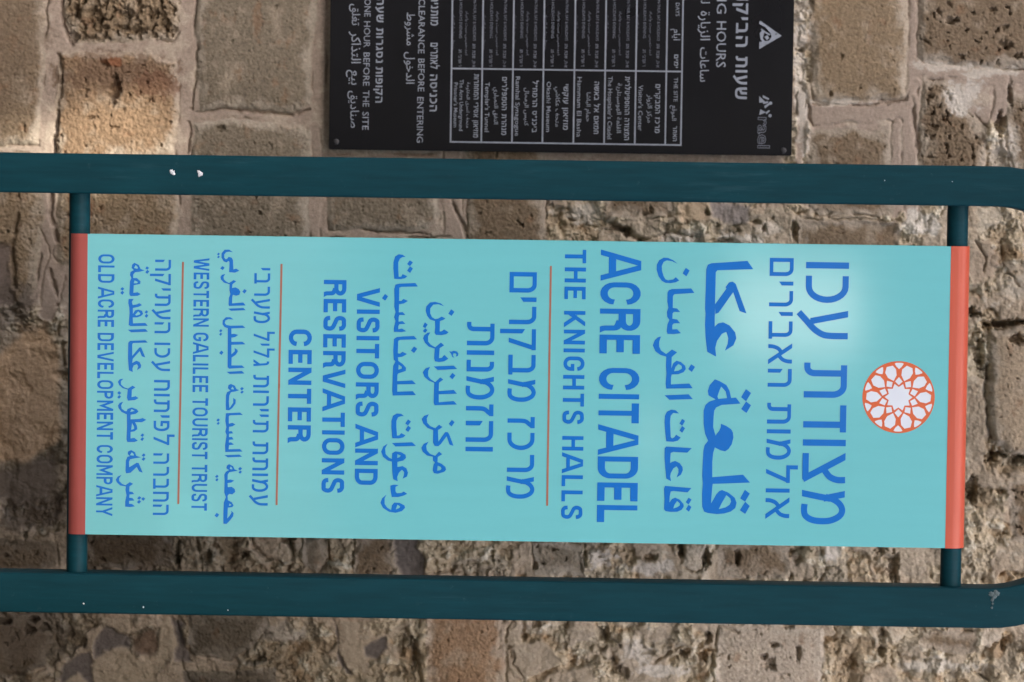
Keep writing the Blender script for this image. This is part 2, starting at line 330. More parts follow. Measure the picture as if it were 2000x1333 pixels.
# masonry with its face gone: rough rendering and rubble
ROUGH = [
 [(1070, 396), (1320, 380), (1800, 420), (1880, 240), (2160, 240), (2160, 1500), (560, 1500), (-200, 1500), (-200, 560), (140, 620), (600, 980), (1070, 980)],
 [(1548, -60), (1580, -60), (1588, 200), (1580, 340), (1548, 340)],
]

def build_wall():
    def axis(a, b, step, far0, far1):
        mid = np.arange(a, b + step, step)
        lo = []; x = a; s = step
        while x > far0: s = min(s * 1.22, 17); x -= s; lo.append(x)
        hi = []; x = mid[-1]; s = step
        while x < far1: s = min(s * 1.22, 17); x += s; hi.append(x)
        return np.concatenate([lo[::-1], mid, hi])
    k = (TARGET.y - CAM_LOC.y + WALL_Y) / DIST            # metres per picture pixel at the wall, about /1000
    o = at(1000, 666.5, WALL_Y); ex = at(2000, 666.5, WALL_Y) - o; ey = at(1000, 1666.5, WALL_Y) - o
    gx = axis(-110, 2110, 1.9, -900, 3600); gz = axis(-130, 1460, 1.9, -2400, 3400)
    PX0, PY0 = np.meshgrid(gx, gz)                        # straight grid, then set into the wall's own x and z
    ny, nx = PX0.shape
    Z = o.z + (PX0 - 1000) * ex.z / 1000 + (PY0 - 666.5) * 0
    X = o.x + (PY0 - 666.5) * ey.x / 1000
    # picture coordinates of every grid point
    dx = X - CAM_LOC.x; dy = WALL_Y - CAM_LOC.y; dz = Z - CAM_LOC.z
    dep = dx * fwd.x + dy * fwd.y + dz * fwd.z
    U = 1000 + FPX * (dx * pic_right.x + dy * pic_right.y + dz * pic_right.z) / dep
    V = 666.5 + FPX * (dx * pic_down.x + dy * pic_down.y + dz * pic_down.z) / dep
    u = U + 7 * fbm(U, V, 60, 3, .55, 1) + 4.0 * fbm(U, V, 16, 3, .6, 2)
    v = V + 7 * fbm(U, V, 60, 3, .55, 3) + 4.0 * fbm(U, V, 16, 3, .6, 4)
    fine = fbm(U, V, 9, 3, .65, 5); mid = fbm(U, V, 40, 4, .55, 6); big = fbm(U, V, 220, 3, .5, 7); vfine = fbm(U, V, 4.5, 2, .6, 8)
    C = np.zeros(U.shape + (3,), np.float32)
    def paint(mask, col): C[:] = C * (1 - mask[..., None]) + np.asarray(col, np.float32) * mask[..., None]
    # --- mortar bed, and ordinary courses of blocks where the photograph does not show the wall
    H = 7.5 + 1.6 * mid + .8 * fine + .5 * vfine
    C[:] = np.array(PINK, np.float32) * (1 + .10 * mid + .10 * fine)[..., None]
    paint(sstep(.05, .3, mid + .5 * big) * .5, PALE)
    row = np.floor((u + 4000) / 262.0); cv = v + 137 * row + 40 * np.sin(row * 3.3); cel = np.floor(cv / 240.0)
    su = np.minimum((u + 4000) % 262.0, 262 - (u + 4000) % 262.0) - 11; sv = np.minimum(cv % 240.0, 240 - cv % 240.0) - 11
    gen = sstep(0, 12, np.minimum(su, sv))
    seen = sstep(-40, -10, np.minimum(np.minimum(U + 60, 2060 - U), np.minimum(V + 60, 1390 - V)))
    gen = gen * (1 - seen)
    hsh = _RC[_h(row.astype(np.int64), cel.astype(np.int64))]
    H = H + gen * (11 + 5 * hsh + 2 * fine + 2 * mid)
    gc = np.array(BROWN)[None, None] * (1 - hsh[..., None]) + np.array(TAN)[None, None] * hsh[..., None]
    C[:] = C * (1 - gen[..., None]) + gc * gen[..., None] * (1 + .15 * mid)[..., None]
    # --- rough areas
    rough = np.zeros(U.shape)
    flat = sstep(.02, .10, fbm(u, v, 120, 4, .5, 41)); fedge = np.exp(-((fbm(u, v, 120, 4, .5, 41) - .03) / .035) ** 2)
    for p in ROUGH: rough = np.maximum(rough, sstep(-14, 10, poly_sd(u, v, p) + 26 * mid))
    f1, f2, cid = worley(u + 30 * mid, v + 30 * big, 96, 1); edge = f2 - f1
    g1, g2, cid2 = worley(u + 14 * mid, v + 14 * mid, 34, 2)
    rub = sstep(.05, .30, edge)                                     # rubble stones of fist size and more
    t = fbm(u, v, 58, 5, .55, 9) * 3.2 + .8 * big
    fl = np.floor(t * 2.2); fr = t * 2.2 - fl
    terr = (fl + sstep(.0, .16, fr)) / 2.2                           # flaking layers with sharp edges
    rg = ridged(u, v, 46, 4, .55, 10)
    HR = 8 * rub * (0.4 + cid) + 9.5 * terr + 9 * (rg - .55) + 3.0 * mid + 1.8 * fine + 1.0 * vfine - 5 * sstep(.25, .05, g1) * (cid2 > .6)
    HR = HR - 11 * sstep(.10, .0, edge) * sstep(.12, .4, mid) + 3
    crv = sstep(.10, .40, fbm(u, v, 15, 4, .6, 31) + .45 * fbm(u, v, 90, 3, .5, 32)); HR = HR - 6.5 * crv
    pale = sstep(.05, .45, terr + .5 * rg - .2 + .3 * fine)
    CR = np.zeros_like(C); 
    ca = np.array((.33, .26, .19)); cb = np.array((.37, .315, .25)); cc = np.array((.30, .255, .205)); 
    cid_ = cid[..., None]
    CR[:] = np.where(cid_ < .45, ca, np.where(cid_ < .75, cb, cc))
    CR = CR * (1 + .2 * mid + .22 * fine + .16 * vfine)[..., None]
    CR = CR * (1 - .7 * pale[..., None]) + np.array((.45, .375, .285)) * .7 * pale[..., None]
    ru = sstep(.15, .5, fbm(u, v, 60, 3, .6, 12)) * .6
    CR = CR * (1 - ru[..., None]) + np.array((.30, .19, .105)) * ru[..., None]
    wh = sstep(.24, .40, fbm(u, v, 36, 5, .65, 13) + .15 * terr) * .75
    CR = CR * (1 - wh[..., None]) + np.array((.60, .555, .48)) * wh[..., None]
    painted_shade = sstep(900, 300, U) * sstep(500, 1000, V) * 1.0             # shade low on the right, painted into the wall colour
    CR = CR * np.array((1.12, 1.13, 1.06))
    CR = CR * (1 - .58 * painted_shade[..., None]) + np.array((.13, .115, .10)) * .10 * painted_shade[..., None]
    HR = HR * (1 - .72 * flat) + (13 + 3 * mid + 1.3 * fine + .9 * vfine + 2.5 * big) * .72 * flat - 4 * fedge * sstep(-.2, .3, mid)
    fcol = np.array((.37, .305, .235)) * (1 + .2 * mid + .12 * fine + .12 * vfine)[..., None]
    CR = CR * (1 - .65 * flat[..., None]) + fcol * .65 * flat[..., None]
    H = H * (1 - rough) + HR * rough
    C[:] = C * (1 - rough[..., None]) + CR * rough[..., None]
    # --- pink joints
    for pts, hw in JOINTS:
        d = np.full(U.shape, 1e9)
        for (x1, y1), (x2, y2) in zip(pts, pts[1:]):
            ex_, ey_ = x2 - x1, y2 - y1; wx, wy = u - x1, v - y1
            tt = np.clip((wx * ex_ + wy * ey_) / (ex_ ** 2 + ey_ ** 2), 0, 1)
            d = np.minimum(d, np.hypot(wx - ex_ * tt, wy - ey_ * tt))
        m = sstep(hw + 3, hw - 2, d + 4 * mid)
        H = H * (1 - m) + (8.5 + 1.4 * mid + .6 * fine) * m
        H = H - 3.5 * np.exp(-((d - hw - 3) / 2.2) ** 2) * sstep(-.15, .3, fbm(U, V, 50, 2, .5, 21))
        paint(m, PINK)
    # --- stones
    pore = fbm(u, v, 5.6, 2, .6, 81)
    cw = fbm(U, V, 34, 2, .5, 77)
    w1, w2, wid = worley(u, v, 6.5, 5); pitn = fbm(u, v * 1.0, 17, 3, .55, 70); pitb = fbm(u, v, 36, 4, .55, 71)
    for i, (poly, col, hh, grain, pit) in enumerate(STONES):
        xs = [p[0] for p in poly]; ys = [p[1] for p in poly]
        jx = np.where((gx > min(xs) - 60) & (gx < max(xs) + 60))[0]; jy = np.where((gz > min(ys) - 60) & (gz < max(ys) + 60))[0]
        sl_ = (slice(jy[0], jy[-1] + 1), slice(jx[0], jx[-1] + 1))
        sd = poly_sd(u[sl_], v[sl_], poly) + 3 * mid[sl_]
        pr = sstep(-1, 9 + 5 * _RA[i], sd); bulge = sstep(0, 45, sd) * 3
        f, mi, vf = fine[sl_], mid[sl_], vfine[sl_]
        por = sstep(.15, .45, pore[sl_] + .35 * mi + .2 * big[sl_]); top = hh + bulge + grain * (.65 * f + .7 * mi + .55 * vf) - (.4 + .5 * grain) * por
        pn_ = pitn[sl_]; reg = mi + .4 * big[sl_]
        pm = sstep(.50 - .34 * pit, .62 - .25 * pit, pn_ + .25 * (reg + (pit - .5)))
        top = top - (4 + 13 * pit) * pm - 12 * pit * sstep(.42, .6, pitb[sl_] + .2 * (pit - .6))
        H[sl_] = H[sl_] * (1 - pr) + top * pr
        crk = np.exp(-((sd + 1.5) / 2.0) ** 2) * sstep(0, .3, fbm(U[sl_], V[sl_], 90, 2, .5, 30 + i))
        H[sl_] -= 9 * crk
        c = np.array(col, np.float32) * (1 + .16 * mi + .22 * f + .20 * vf - .20 * por)[..., None]
        st = sstep(.05, .45, fbm(U[sl_], V[sl_], 55, 3, .6, 50 + i))[..., None] * .45
        c = c * (1 - st) + np.array((.40, .335, .255)) * st
        sb = sstep(.18, .5, fbm(U[sl_], V[sl_], 40, 4, .6, 90 + i))[..., None] * .55
        c = c * (1 - sb) + np.array((.22, .13, .075)) * sb
        ed = sstep(22, 4, sd + 22 * mi)[..., None] * .55                  # lime smeared over the edges
        c = c * (1 - ed) + np.array((.46, .405, .33)) * ed
        dm = painted_shade[sl_][..., None]; c = c * (1 - .58 * dm)
        m = sstep(-2, 2, sd)[..., None]
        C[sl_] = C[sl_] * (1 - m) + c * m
    # --- smears and painted warm light
    for poly, col, hh, soft in PATCHES:
        sd = poly_sd(u, v, poly) + 6 * mid
        m = sstep(-soft, soft, sd)
        H = H * (1 - .75 * m) + (hh + 9 + 2.0 * mid + .5 * fine) * .75 * m
        paint(m * .92, np.array(col))
    C *= (1 + .10 * fine + .08 * vfine)[..., None]
    for pts, hw, dp in CRACKS:
        d = np.full(U.shape, 1e9)
        for (x1, y1), (x2, y2) in zip(pts, pts[1:]):
            ex_, ey_ = x2 - x1, y2 - y1; wx, wy = u - x1, v - y1
            tt = np.clip((wx * ex_ + wy * ey_) / (ex_ ** 2 + ey_ ** 2), 0, 1)
            d = np.minimum(d, np.hypot(wx - ex_ * tt, wy - ey_ * tt))
        H = H - dp * np.exp(-(d / (hw * (1 + .5 * mid))) ** 2) * sstep(-.55, .05, cw)
    for cx, cy, rx, ry, col, amt in STAINS_AND_SHADE:
        d = np.hypot((u - cx) / rx, (v - cy) / ry) + .9 * mid + .5 * fine
        paint(sstep(1.05, .55, d) * amt, np.array(col))
    # --- holes
    for x, y, rx, ry, dp in HOLES:
        d = np.hypot((u - x) / rx, (v - y) / ry) + .55 * fine + .5 * mid + .25 * vfine
        H = H - dp * sstep(1.25, .45, d) * 1.0
    Yw = WALL_Y - H / 1000.0 + .010
    co = np.stack([X, Yw, Z], -1).reshape(-1, 3).astype(np.float32)
    idx = np.arange(nx * ny).reshape(ny, nx)
    q = np.stack([idx[:-1, :-1], idx[1:, :-1], idx[1:, 1:], idx[:-1, 1:]], -1).reshape(-1, 4)
    me = bpy.data.meshes.new('stone_wall')
    me.vertices.add(len(co)); me.vertices.foreach_set('co', co.ravel())
    me.loops.add(q.size); me.loops.foreach_set('vertex_index', q.ravel().astype(np.int32))
    me.polygons.add(len(q)); me.polygons.foreach_set('loop_start', np.arange(0, q.size, 4, dtype=np.int32))
    me.polygons.foreach_set('use_smooth', np.ones(len(q), bool))
    me.update(calc_edges=True)
    ca_ = me.color_attributes.new('stone_colour', 'FLOAT_COLOR', 'POINT')
    rgba = np.ones((len(co), 4), np.float32); rgba[:, :3] = np.clip(C, .02, .8).reshape(-1, 3)
    ca_.data.foreach_set('color', rgba.ravel())
    m, nt, b = principled('weathered_masonry')
    at_ = N(nt, 'ShaderNodeAttribute', attribute_name='stone_colour')
    tc = N(nt, 'ShaderNodeTexCoord')
    n1 = N(nt, 'ShaderNodeTexNoise', Scale=170.0, Detail=6.0, Roughness=.7); nt.links.new(tc.outputs['Object'], n1.inputs['Vector'])
    r = N(nt, 'ShaderNodeMapRange'); r.inputs['From Min'].default_value = .3; r.inputs['From Max'].default_value = .7
    r.inputs['To Min'].default_value = .80; r.inputs['To Max'].default_value = 1.20
    nt.links.new(n1.outputs['Fac'], r.inputs['Value'])
    mx = N(nt, 'ShaderNodeVectorMath', operation='SCALE'); nt.links.new(at_.outputs['Color'], mx.inputs[0]); nt.links.new(r.outputs[0], mx.inputs['Scale'])
    nt.links.new(mx.outputs[0], b.inputs['Base Color'])
    b.inputs['Roughness'].default_value = .92; b.inputs['Specular IOR Level'].default_value = .2
    n2 = N(nt, 'ShaderNodeTexNoise', Scale=320.0, Detail=4.0, Roughness=.7); nt.links.new(tc.outputs['Object'], n2.inputs['Vector'])
    bp = N(nt, 'ShaderNodeBump', Strength=.6, Distance=.002); nt.links.new(n2.outputs['Fac'], bp.inputs['Height']); nt.links.new(bp.outputs[0], b.inputs['Normal'])
    me.materials.append(m)
    w = link('stone_wall', me)
    tag(w, 'old weathered sandstone wall with pink mortar joints and crumbling plaster', 'wall')
build_wall()

# ------------------------------------------------------------------ ground and tree, with an added light-shaping wall and blocker, in the courtyard round about
def ground():
    m = speckled('worn_paving', (.05, .046, .04), .85, .25, 3.0, .4)
    v = [(-300, -300, 0), (300, -300, 0), (300, 300, 0), (-300, 300, 0)]
    o = mesh_obj('ground', v, [(0, 1, 2, 3)], m)
    tag(o, kind='structure')
ground()
def backdrop():
    m = speckled('backdrop_stone', (.23, .195, .15), .9, .3, 2.0, .5)
    r = empty('added_gap_wall', (0, -22, 0))
    tag(r, 'added unseen courtyard wall opposite the sign', 'wall')
    bm = bmesh.new()
    # added unseen front; two openings placed so the sky reflects in the panel
    y0, y1 = -22.3, -22
    xs = [(-26, .35), (1.05, 1.55), (2.05, 26)]
    for a, b in xs: box_bm(bm, (a, y0, 0), (b, y1, 9))
    for a, b, z0, z1 in ((.353, 1.047, 3.95, 5.65), (1.553, 2.047, 2.9, 3.15)):
        box_bm(bm, (a, y0 + .05, 0), (b, y1 - .05, z0)); box_bm(bm, (a, y0 + .05, z1), (b, y1 - .05, 8.9))
    bm_obj('masonry', bm, m, r)
backdrop()
def blocker():
    m = speckled('blocker_stone', (.13, .11, .09), .92, .35, 9, .6)  # added out of view to darken the lower wall
    bm = bmesh.new()
    P = [(-1.35, 0), (-1.25, .55), (-.95, 1.15), (-.3, 1.65), (.47, 1.85), (.47, 0)]
    A = [bm.verts.new((.83, y, z)) for y, z in P]; B = [bm.verts.new((1.75, y, z)) for y, z in P]
    bm.faces.new(A); bm.faces.new(B[::-1])
    for i in range(len(P)): j = (i + 1) % len(P); bm.faces.new((A[i], B[i], B[j], A[j]))
    bmesh.ops.bevel(bm, geom=bm.edges[:], offset=.03, segments=3, affect='EDGES')
    o = bm_obj('blocker', bm, m)
    tag(o, 'added unseen sloping buttress against the wall right of the sign', 'blocker')
blocker()
def leafy_tree():
    r = empty('shade_tree', (-4.2, -7.6, 0))
    tag(r, 'broad leafy tree shading the wall and the sign', 'tree')
    bark = speckled('bark', (.10, .075, .055), .9, .3, 12, .6)
    leafm = speckled('leaves', (.05, .09, .025), .5, .3, 5, 0)
    bm = bmesh.new()
    def limb(a, b, r0, r1, n=9):
        a, b = Vector(a), Vector(b); d = (b - a).normalized(); s = d.orthogonal().normalized(); t = d.cross(s)
        rings = []
        for j in range(5):
            f = j / 4; c = a.lerp(b, f) + s * (.06 * math.sin(f * 6)); rr = r0 + (r1 - r0) * f
            rings.append([bm.verts.new(c + (s * math.cos(k * 2 * math.pi / n) + t * math.sin(k * 2 * math.pi / n)) * rr) for k in range(n)])
        for A, B in zip(rings, rings[1:]):
            for k in range(n): bm.faces.new((A[k], A[(k + 1) % n], B[(k + 1) % n], B[k]))
    base = Vector((-4.2, -7.6, 0))
    limb(base, base + Vector((.2, .3, 3.6)), .28, .19)
    mid_ = Vector((0, 0, 1.7)) + sun_dir * 8.5
    random.seed(4)
    for k in range(7):
        limb(base + Vector((.2, .3, 3.5)), mid_ + Vector((random.uniform(-2, 2), random.uniform(-2, 2), random.uniform(-.6, .8))), .13, .03)
    bm_obj('trunk', bm, bark, r, True)
    # crown: leaves filling a flat ellipsoid between the sun and the wall; a few gaps let flecks of sun through
    ax = sun_dir; e1 = Vector((0, 0, 1)).cross(ax).normalized(); e2 = ax.cross(e1)
    gaps = []
    for (px, py, rad) in SUNFLECKS:
        p = at(px, py, WALL_Y); gaps.append((p, rad))
    V_, F_ = [], []
    n = 0
    while n < 30000:
        a = random.uniform(-2.7, 2.7); b = random.uniform(-2.5, 2.5); c = random.uniform(-.8, .8)
        if (a / 2.7) ** 2 + (b / 2.5) ** 2 > 1: continue
        p = mid_ + e1 * a + e2 * b + ax * c
        skip = False
        for g, rad in gaps:
            d = p - g; d = d - ax * d.dot(ax)
            if d.length < rad + .07: skip = True; break
        n += 1
        if skip: continue
        d1 = Vector((random.gauss(0, 1), random.gauss(0, 1), random.gauss(0, .6))).normalized(); d2 = d1.orthogonal().normalized()
        L, Wd = random.uniform(.06, .09), random.uniform(.03, .045)
        i0 = len(V_)
        V_ += [p - d1 * L, p + d2 * Wd, p + d1 * L, p - d2 * Wd]; F_.append((i0, i0 + 1, i0 + 2, i0 + 3))
    o = mesh_obj('crown', V_, F_, leafm, r)
SUNFLECKS = [(195, 258, .020), (245, 250, .022), (220, 300, .026), (75, 300, .016)]
leafy_tree()

# ------------------------------------------------------------------ lettering
#GLYPHS
def arc(cx, cy, rx, ry, a0, a1, n=9):
    return [(cx + rx * math.cos(math.radians(a0 + (a1 - a0) * i / n)), cy + ry * math.sin(math.radians(a0 + (a1 - a0) * i / n))) for i in range(n + 1)]
def cat(pts, n=5):
    out = []
    for i in range(len(pts) - 1):
        p0 = pts[max(i - 1, 0)]; p1 = pts[i]; p2 = pts[i + 1]; p3 = pts[min(i + 2, len(pts) - 1)]
        for j in range(n):
            t = j / n
            out.append(tuple(.5 * (2 * p1[k] + (p2[k] - p0[k]) * t + (2 * p0[k] - 5 * p1[k] + 4 * p2[k] - p3[k]) * t * t + (3 * p1[k] - p0[k] - 3 * p2[k] + p3[k]) * t ** 3) for k in (0, 1)))
    return out + [pts[-1]]
def clip_poly(p, lo, hi):
    for lim, sgn in ((lo, 1), (hi, -1)):
        q = []
        for i in range(len(p)):
            a, b = p[i], p[(i + 1) % len(p)]
            ia, ib = sgn * (a[1] - lim) >= -1e-9, sgn * (b[1] - lim) >= -1e-9
            if ia: q.append(a)
            if ia != ib:
                t = (lim - a[1]) / (b[1] - a[1]); q.append((a[0] + (b[0] - a[0]) * t, lim))
        p = q
        if len(p) < 3: return []
    return p
def stroke(pts, w, closed=False, lo=None, hi=None):
    P = [Vector((x, y)) for x, y in pts]
    Q = [P[0]]
    for p in P[1:]:
        if (p - Q[-1]).length > 1e-5: Q.append(p)
    if closed and (Q[0] - Q[-1]).length < 1e-5: Q.pop()
    n = len(Q); L = []; Rr = []
    for i in range(n):
        a = Q[i - 1] if (i > 0 or closed) else None; b = Q[(i + 1) % n] if (i < n - 1 or closed) else None
        d1 = (Q[i] - a).normalized() if a is not None else None; d2 = (b - Q[i]).normalized() if b is not None else None
        if d1 is None: d1 = d2
        if d2 is None: d2 = d1
        n1 = Vector((-d1.y, d1.x)); n2 = Vector((-d2.y, d2.x)); mt = n1 + n2
        if mt.length < 1e-4: mt = n1
        mt.normalize(); k = (w / 2) / max(mt.dot(n1), .35)
        L.append(Q[i] + mt * k); Rr.append(Q[i] - mt * k)
    out = []
    for i in range(n if closed else n - 1):
        j = (i + 1) % n
        q = [tuple(L[i]), tuple(L[j]), tuple(Rr[j]), tuple(Rr[i])]
        if lo is not None: q = clip_poly(q, lo, hi)
        if len(q) >= 3: out.append(q)
    return out
def latin(ch, w, K):
    h = w / 2; S_ = []
    def s(pts, closed=False, clip=True): S_.append(stroke([(x, y) for x, y in pts], w, closed, *((0, 1) if clip else (None, None))))
    def oval(Wd, ry=.36): 
        rx = Wd / 2 - h
        return arc(Wd / 2, 1 - ry, rx, ry - h, 0, 180) + arc(Wd / 2, ry, rx, ry - h, 180, 360)
    if ch == 'A': Wd = .74 * K; s([(-.10, -.25), (Wd / 2 - .02, 1.12)]) ; s([(Wd + .10, -.25), (Wd / 2 + .02, 1.12)]); s([(.2 * Wd, .29), (.8 * Wd, .29)])
    elif ch == 'C': Wd = .64 * K; o = oval(Wd, .345); S_.append(stroke(o, w))
    elif ch == 'D': Wd = .64 * K; s([(h, 0), (h, 1)]); S_.append(stroke([(h, 1 - h)] + arc(Wd - h - .24 * K, 1 - .32, .24 * K, .32 - h, 90, 0) + arc(Wd - h - .24 * K, .32, .24 * K, .32 - h, 0, -90) + [(h, h)], w))
    elif ch == 'E': Wd = .54 * K; s([(h, 0), (h, 1)]); s([(h, 1 - h), (Wd, 1 - h)]); s([(h, .51), (Wd - .05, .51)]); s([(h, h), (Wd, h)])
    elif ch == 'G': Wd = .65 * K; o = oval(Wd, .34); S_.append(stroke(o + [(Wd - h, .52)], w)); s([(Wd * .52, .52 - h), (Wd - h, .52 - h)])
    elif ch == 'H': Wd = .65 * K; s([(h, 0), (h, 1)]); s([(Wd - h, 0), (Wd - h, 1)]); s([(h, .52), (Wd - h, .52)])
    elif ch == 'I': Wd = w; s([(h, 0), (h, 1)])
    elif ch == 'K': Wd = .66 * K; s([(h, 0), (h, 1)]); s([(h, .22), (Wd + .02, 1.14)]); s([(.36 * Wd, .62), (Wd + .06, -.12)])
    elif ch == 'L': Wd = .50 * K; s([(h, 0), (h, 1)]); s([(h, h), (Wd, h)])
    elif ch == 'M': Wd = .80 * K; s([(h, 0), (h, 1)]); s([(Wd - h, 0), (Wd - h, 1)]); s([(.02, 1.12), (Wd / 2, .30), (Wd - .02, 1.12)])
    elif ch == 'N': Wd = .66 * K; s([(h, 0), (h, 1)]); s([(Wd - h, 0), (Wd - h, 1)]); s([(h - .06, 1.1), (Wd - h + .06, -.1)])
    elif ch == 'O': Wd = .68 * K; S_.append(stroke(oval(Wd), w, True))
    elif ch == 'P': Wd = .60 * K; s([(h, 0), (h, 1)]); S_.append(stroke([(h, 1 - h)] + arc(Wd - h - .2 * K, .725, .2 * K, .275 - h, 90, -90) + [(h, .45 + h)], w))
    elif ch == 'R':
        Wd = .63 * K; s([(h, 0), (h, 1)]); S_.append(stroke([(h, 1 - h)] + arc(Wd - h - .2 * K, .73, .2 * K, .27 - h, 90, -90) + [(h, .46 + h)], w))
        s(cat([(Wd * .55, .50), (Wd - h - .03, .42), (Wd - h, .25), (Wd - h + .01, .1), (Wd + .0, -.05)]))
    elif ch == 'S':
        Wd = .60 * K
        S_.append(stroke(cat([(Wd - h, .70), (Wd - h - .02, .82), (Wd * .68, 1 - h - .005), (Wd * .45, 1 - h), (h + .06, .89), (h, .74), (h + .05, .60), (Wd * .5, .51), (Wd - h - .05, .41), (Wd - h, .27), (Wd - h - .06, .11), (Wd * .55, h), (Wd * .32, h + .005), (h + .02, .17), (h, .30)]), w))
    elif ch == 'T': Wd = .58 * K; s([(Wd / 2, 0), (Wd / 2, 1)]); s([(0, 1 - h), (Wd, 1 - h)])
    elif ch == 'U': Wd = .63 * K; S_.append(stroke([(h, 1)] + arc(Wd / 2, .34, Wd / 2 - h, .34 - h, 180, 360) + [(Wd - h, 1)], w))
    elif ch == 'V': Wd = .70 * K; s([(-.10 * K + h, 1.3), (Wd / 2 - .015, -.08)]); s([(Wd + .10 * K - h, 1.3), (Wd / 2 + .015, -.08)])
    elif ch == 'W':
        Wd = 1.0 * K; a = .27 * Wd; b = .73 * Wd
        s([(h - .03, 1.15), (a, -.08)]); s([(a, -.08), (Wd / 2, 1.08)]); s([(Wd / 2, 1.08), (b, -.08)]); s([(b, -.08), (Wd - h + .03, 1.15)])
    elif ch == 'Y': Wd = .68 * K; s([(-.04, 1.2), (Wd / 2, .42)]); s([(Wd + .04, 1.2), (Wd / 2, .42)]); s([(Wd / 2, 0), (Wd / 2, .5)])
    else: Wd = .4
    return S_, Wd
def hebrew(ch, w, K):
    h = w / 2; S_ = []; t = 1 - h
    def s(pts, lo=None, hi=None): S_.append(stroke(pts, w, False, lo, hi))
    def roof(Wd, x0=0, rx=.20, ry=.26, bottom=0):                       # roof that bends into a right leg
        return [(x0, t)] + arc(Wd - h - rx, t - ry, rx, ry, 90, 0) + [(Wd - h, bottom)]
    def hang(x0, lo, top):                                             # loose leg with a slanted top
        S_.append([[(x0, lo), (x0 + w, lo), (x0 + w, top - w * .7), (x0, top)]])
    if ch == 'א': Wd = .76; s([(-.03, 1.12), (.79, -.12)], 0, 1); s(cat([(h, 0), (h + .01, .2), (.17, .42), (.33, .56)]), 0, 1); s(cat([(Wd - h, 1), (Wd - h - .01, .8), (.60, .60), (.44, .44)]), 0, 1)
    elif ch == 'ב': Wd = .70; s(roof(Wd - .08, 0, .18, .24, h)); s([(0, h), (Wd, h)])
    elif ch == 'ג': Wd = .42; s(cat([(.08, t), (.22, t - .02), (.28, .80), (.31, .5), (.36, 0)])); s([(.30, .36), (-.04, -.08)], 0, 1)
    elif ch == 'ד': Wd = .62; s([(0, t), (Wd, t)]); s([(.72 * Wd, 0), (.72 * Wd, t)])
    elif ch == 'ה': Wd = .72; s(roof(Wd)); hang(0, 0, .62)
    elif ch == 'ו': Wd = w; s([(h, 0), (h, 1)])
    elif ch == 'ז': Wd = .40; s([(0, t), (Wd, t)]); s(cat([(.14, 0), (.14, .5), (.17, .68), (.26, .80), (.33, .90)]))
    elif ch == 'ח': Wd = .68; s(roof(Wd)); s([(h, 0), (h, t)])
    elif ch == 'י': Wd = w; S_.append([[(0, .40), (w, .52), (w, 1), (0, 1)]])
    elif ch == 'כ': Wd = .62; s([(0, t)] + arc(Wd - h - .30, .5, .30, .5 - h, 90, -90, 14) + [(0, h)])
    elif ch == 'ל': Wd = .68; s([(h, 1.33), (h, t)]); s([(0, t), (Wd, t)]); s([(Wd - h * .95, t + .02), (.17, -.16)], 0, 2)
    elif ch == 'מ':
        Wd = .78; s([(.07, 1.05), (.19, .50)], 0, 1); s([(.05, -.1), (.15, .42), (.19, .66)], 0, 1)
        s(cat([(.15, .55), (.21, .74), (.31, .88), (.45, .945), (.59, .88), (.69, .68), (.71, .45), (.68, .24), (.59, .09), (.46, .055), (.32, .065)]))
    elif ch == 'ם': Wd = .72; s([(h, 0), (h, t)]); s(roof(Wd, 0, .20, .26, 0)); s([(0, h), (Wd, h)])
    elif ch == 'נ': Wd = .40; s([(.06, t)] + arc(Wd - h - .14, t - .2, .14, .2, 90, 0) + [(Wd - h, h)]); s([(0, h), (Wd, h)])
    elif ch == 'ע': Wd = .66; s([(.06, 1.1), (.27, .05)], .12, 1); s(cat([(Wd - h, 1), (Wd - h, .62), (Wd - h - .03, .42), (.44, .22), (.24, .03), (.05, -.15)]))
    elif ch == 'פ': Wd = .66; s([(0, t)] + arc(Wd - h - .22, .5, .22, .5 - h, 90, -90, 12) + [(0, h)]); s([(h, t), (h, .52), (.34, .50)])
    elif ch == 'צ': Wd = .68; s([(-.02, 1.16), (.60, h - .06)], 0, 1); s(cat([(Wd - h, 1), (Wd - h, .82), (.55, .66), (.45, .56), (.35, .50)])); s([(.0, h), (.60, h)])
    elif ch == 'ק': Wd = .74; s([(0, t), (Wd, t)]); s([(Wd - h * .95, t + .02), (.34, -.16)], 0, 1); hang(0, -.32, .60)
    elif ch == 'ר': Wd = .62; s(roof(Wd))
    elif ch == 'ת': Wd = .80; s(roof(Wd, .05)); s([(.24, t), (.24, .26)] + arc(.11, .24, .13, .24 - h, 0, -90, 6) + [(0, h)])
    elif ch == 'ש': Wd = .86; s(cat([(h, 1), (h + .01, .55), (.14, .25), (.27, .10), (.42, h)])); s(cat([(.42, h), (.60, .11), (.73, .28), (Wd - h - .01, .60), (Wd - h, 1)])); s([(.44, 1.1), (.42, .55), (.20, .42)], 0, 1)
    elif ch == 'ס': Wd = .72; s([(0, t)] + arc(Wd / 2, .5, Wd / 2 - h, .5 - h, 60, -180, 18) + [(h, .80), (h + .04, t)])
    elif ch == 'ט': Wd = .72; s(cat([(h, 1), (h, .4), (.16, .14), (.34, h), (.52, .12), (Wd - h, .42), (Wd - h, .70), (.54, .93), (.36, .88)]))
    elif ch == 'ן': Wd = w; s([(h, -.32), (h, 1)])
    elif ch == '״': Wd = .30; s([(.06, 1), (.06, .68)]); s([(.24, 1), (.24, .68)])
    elif ch == '׳': Wd = .12; s([(.06, 1), (.06, .68)])
    elif ch == '-': Wd = .32; s([(0, .5), (Wd, .5)])
    elif ch == ',': Wd = .12; s([(.09, .10), (.03, -.14)])
    else: Wd = .36
    return S_, Wd

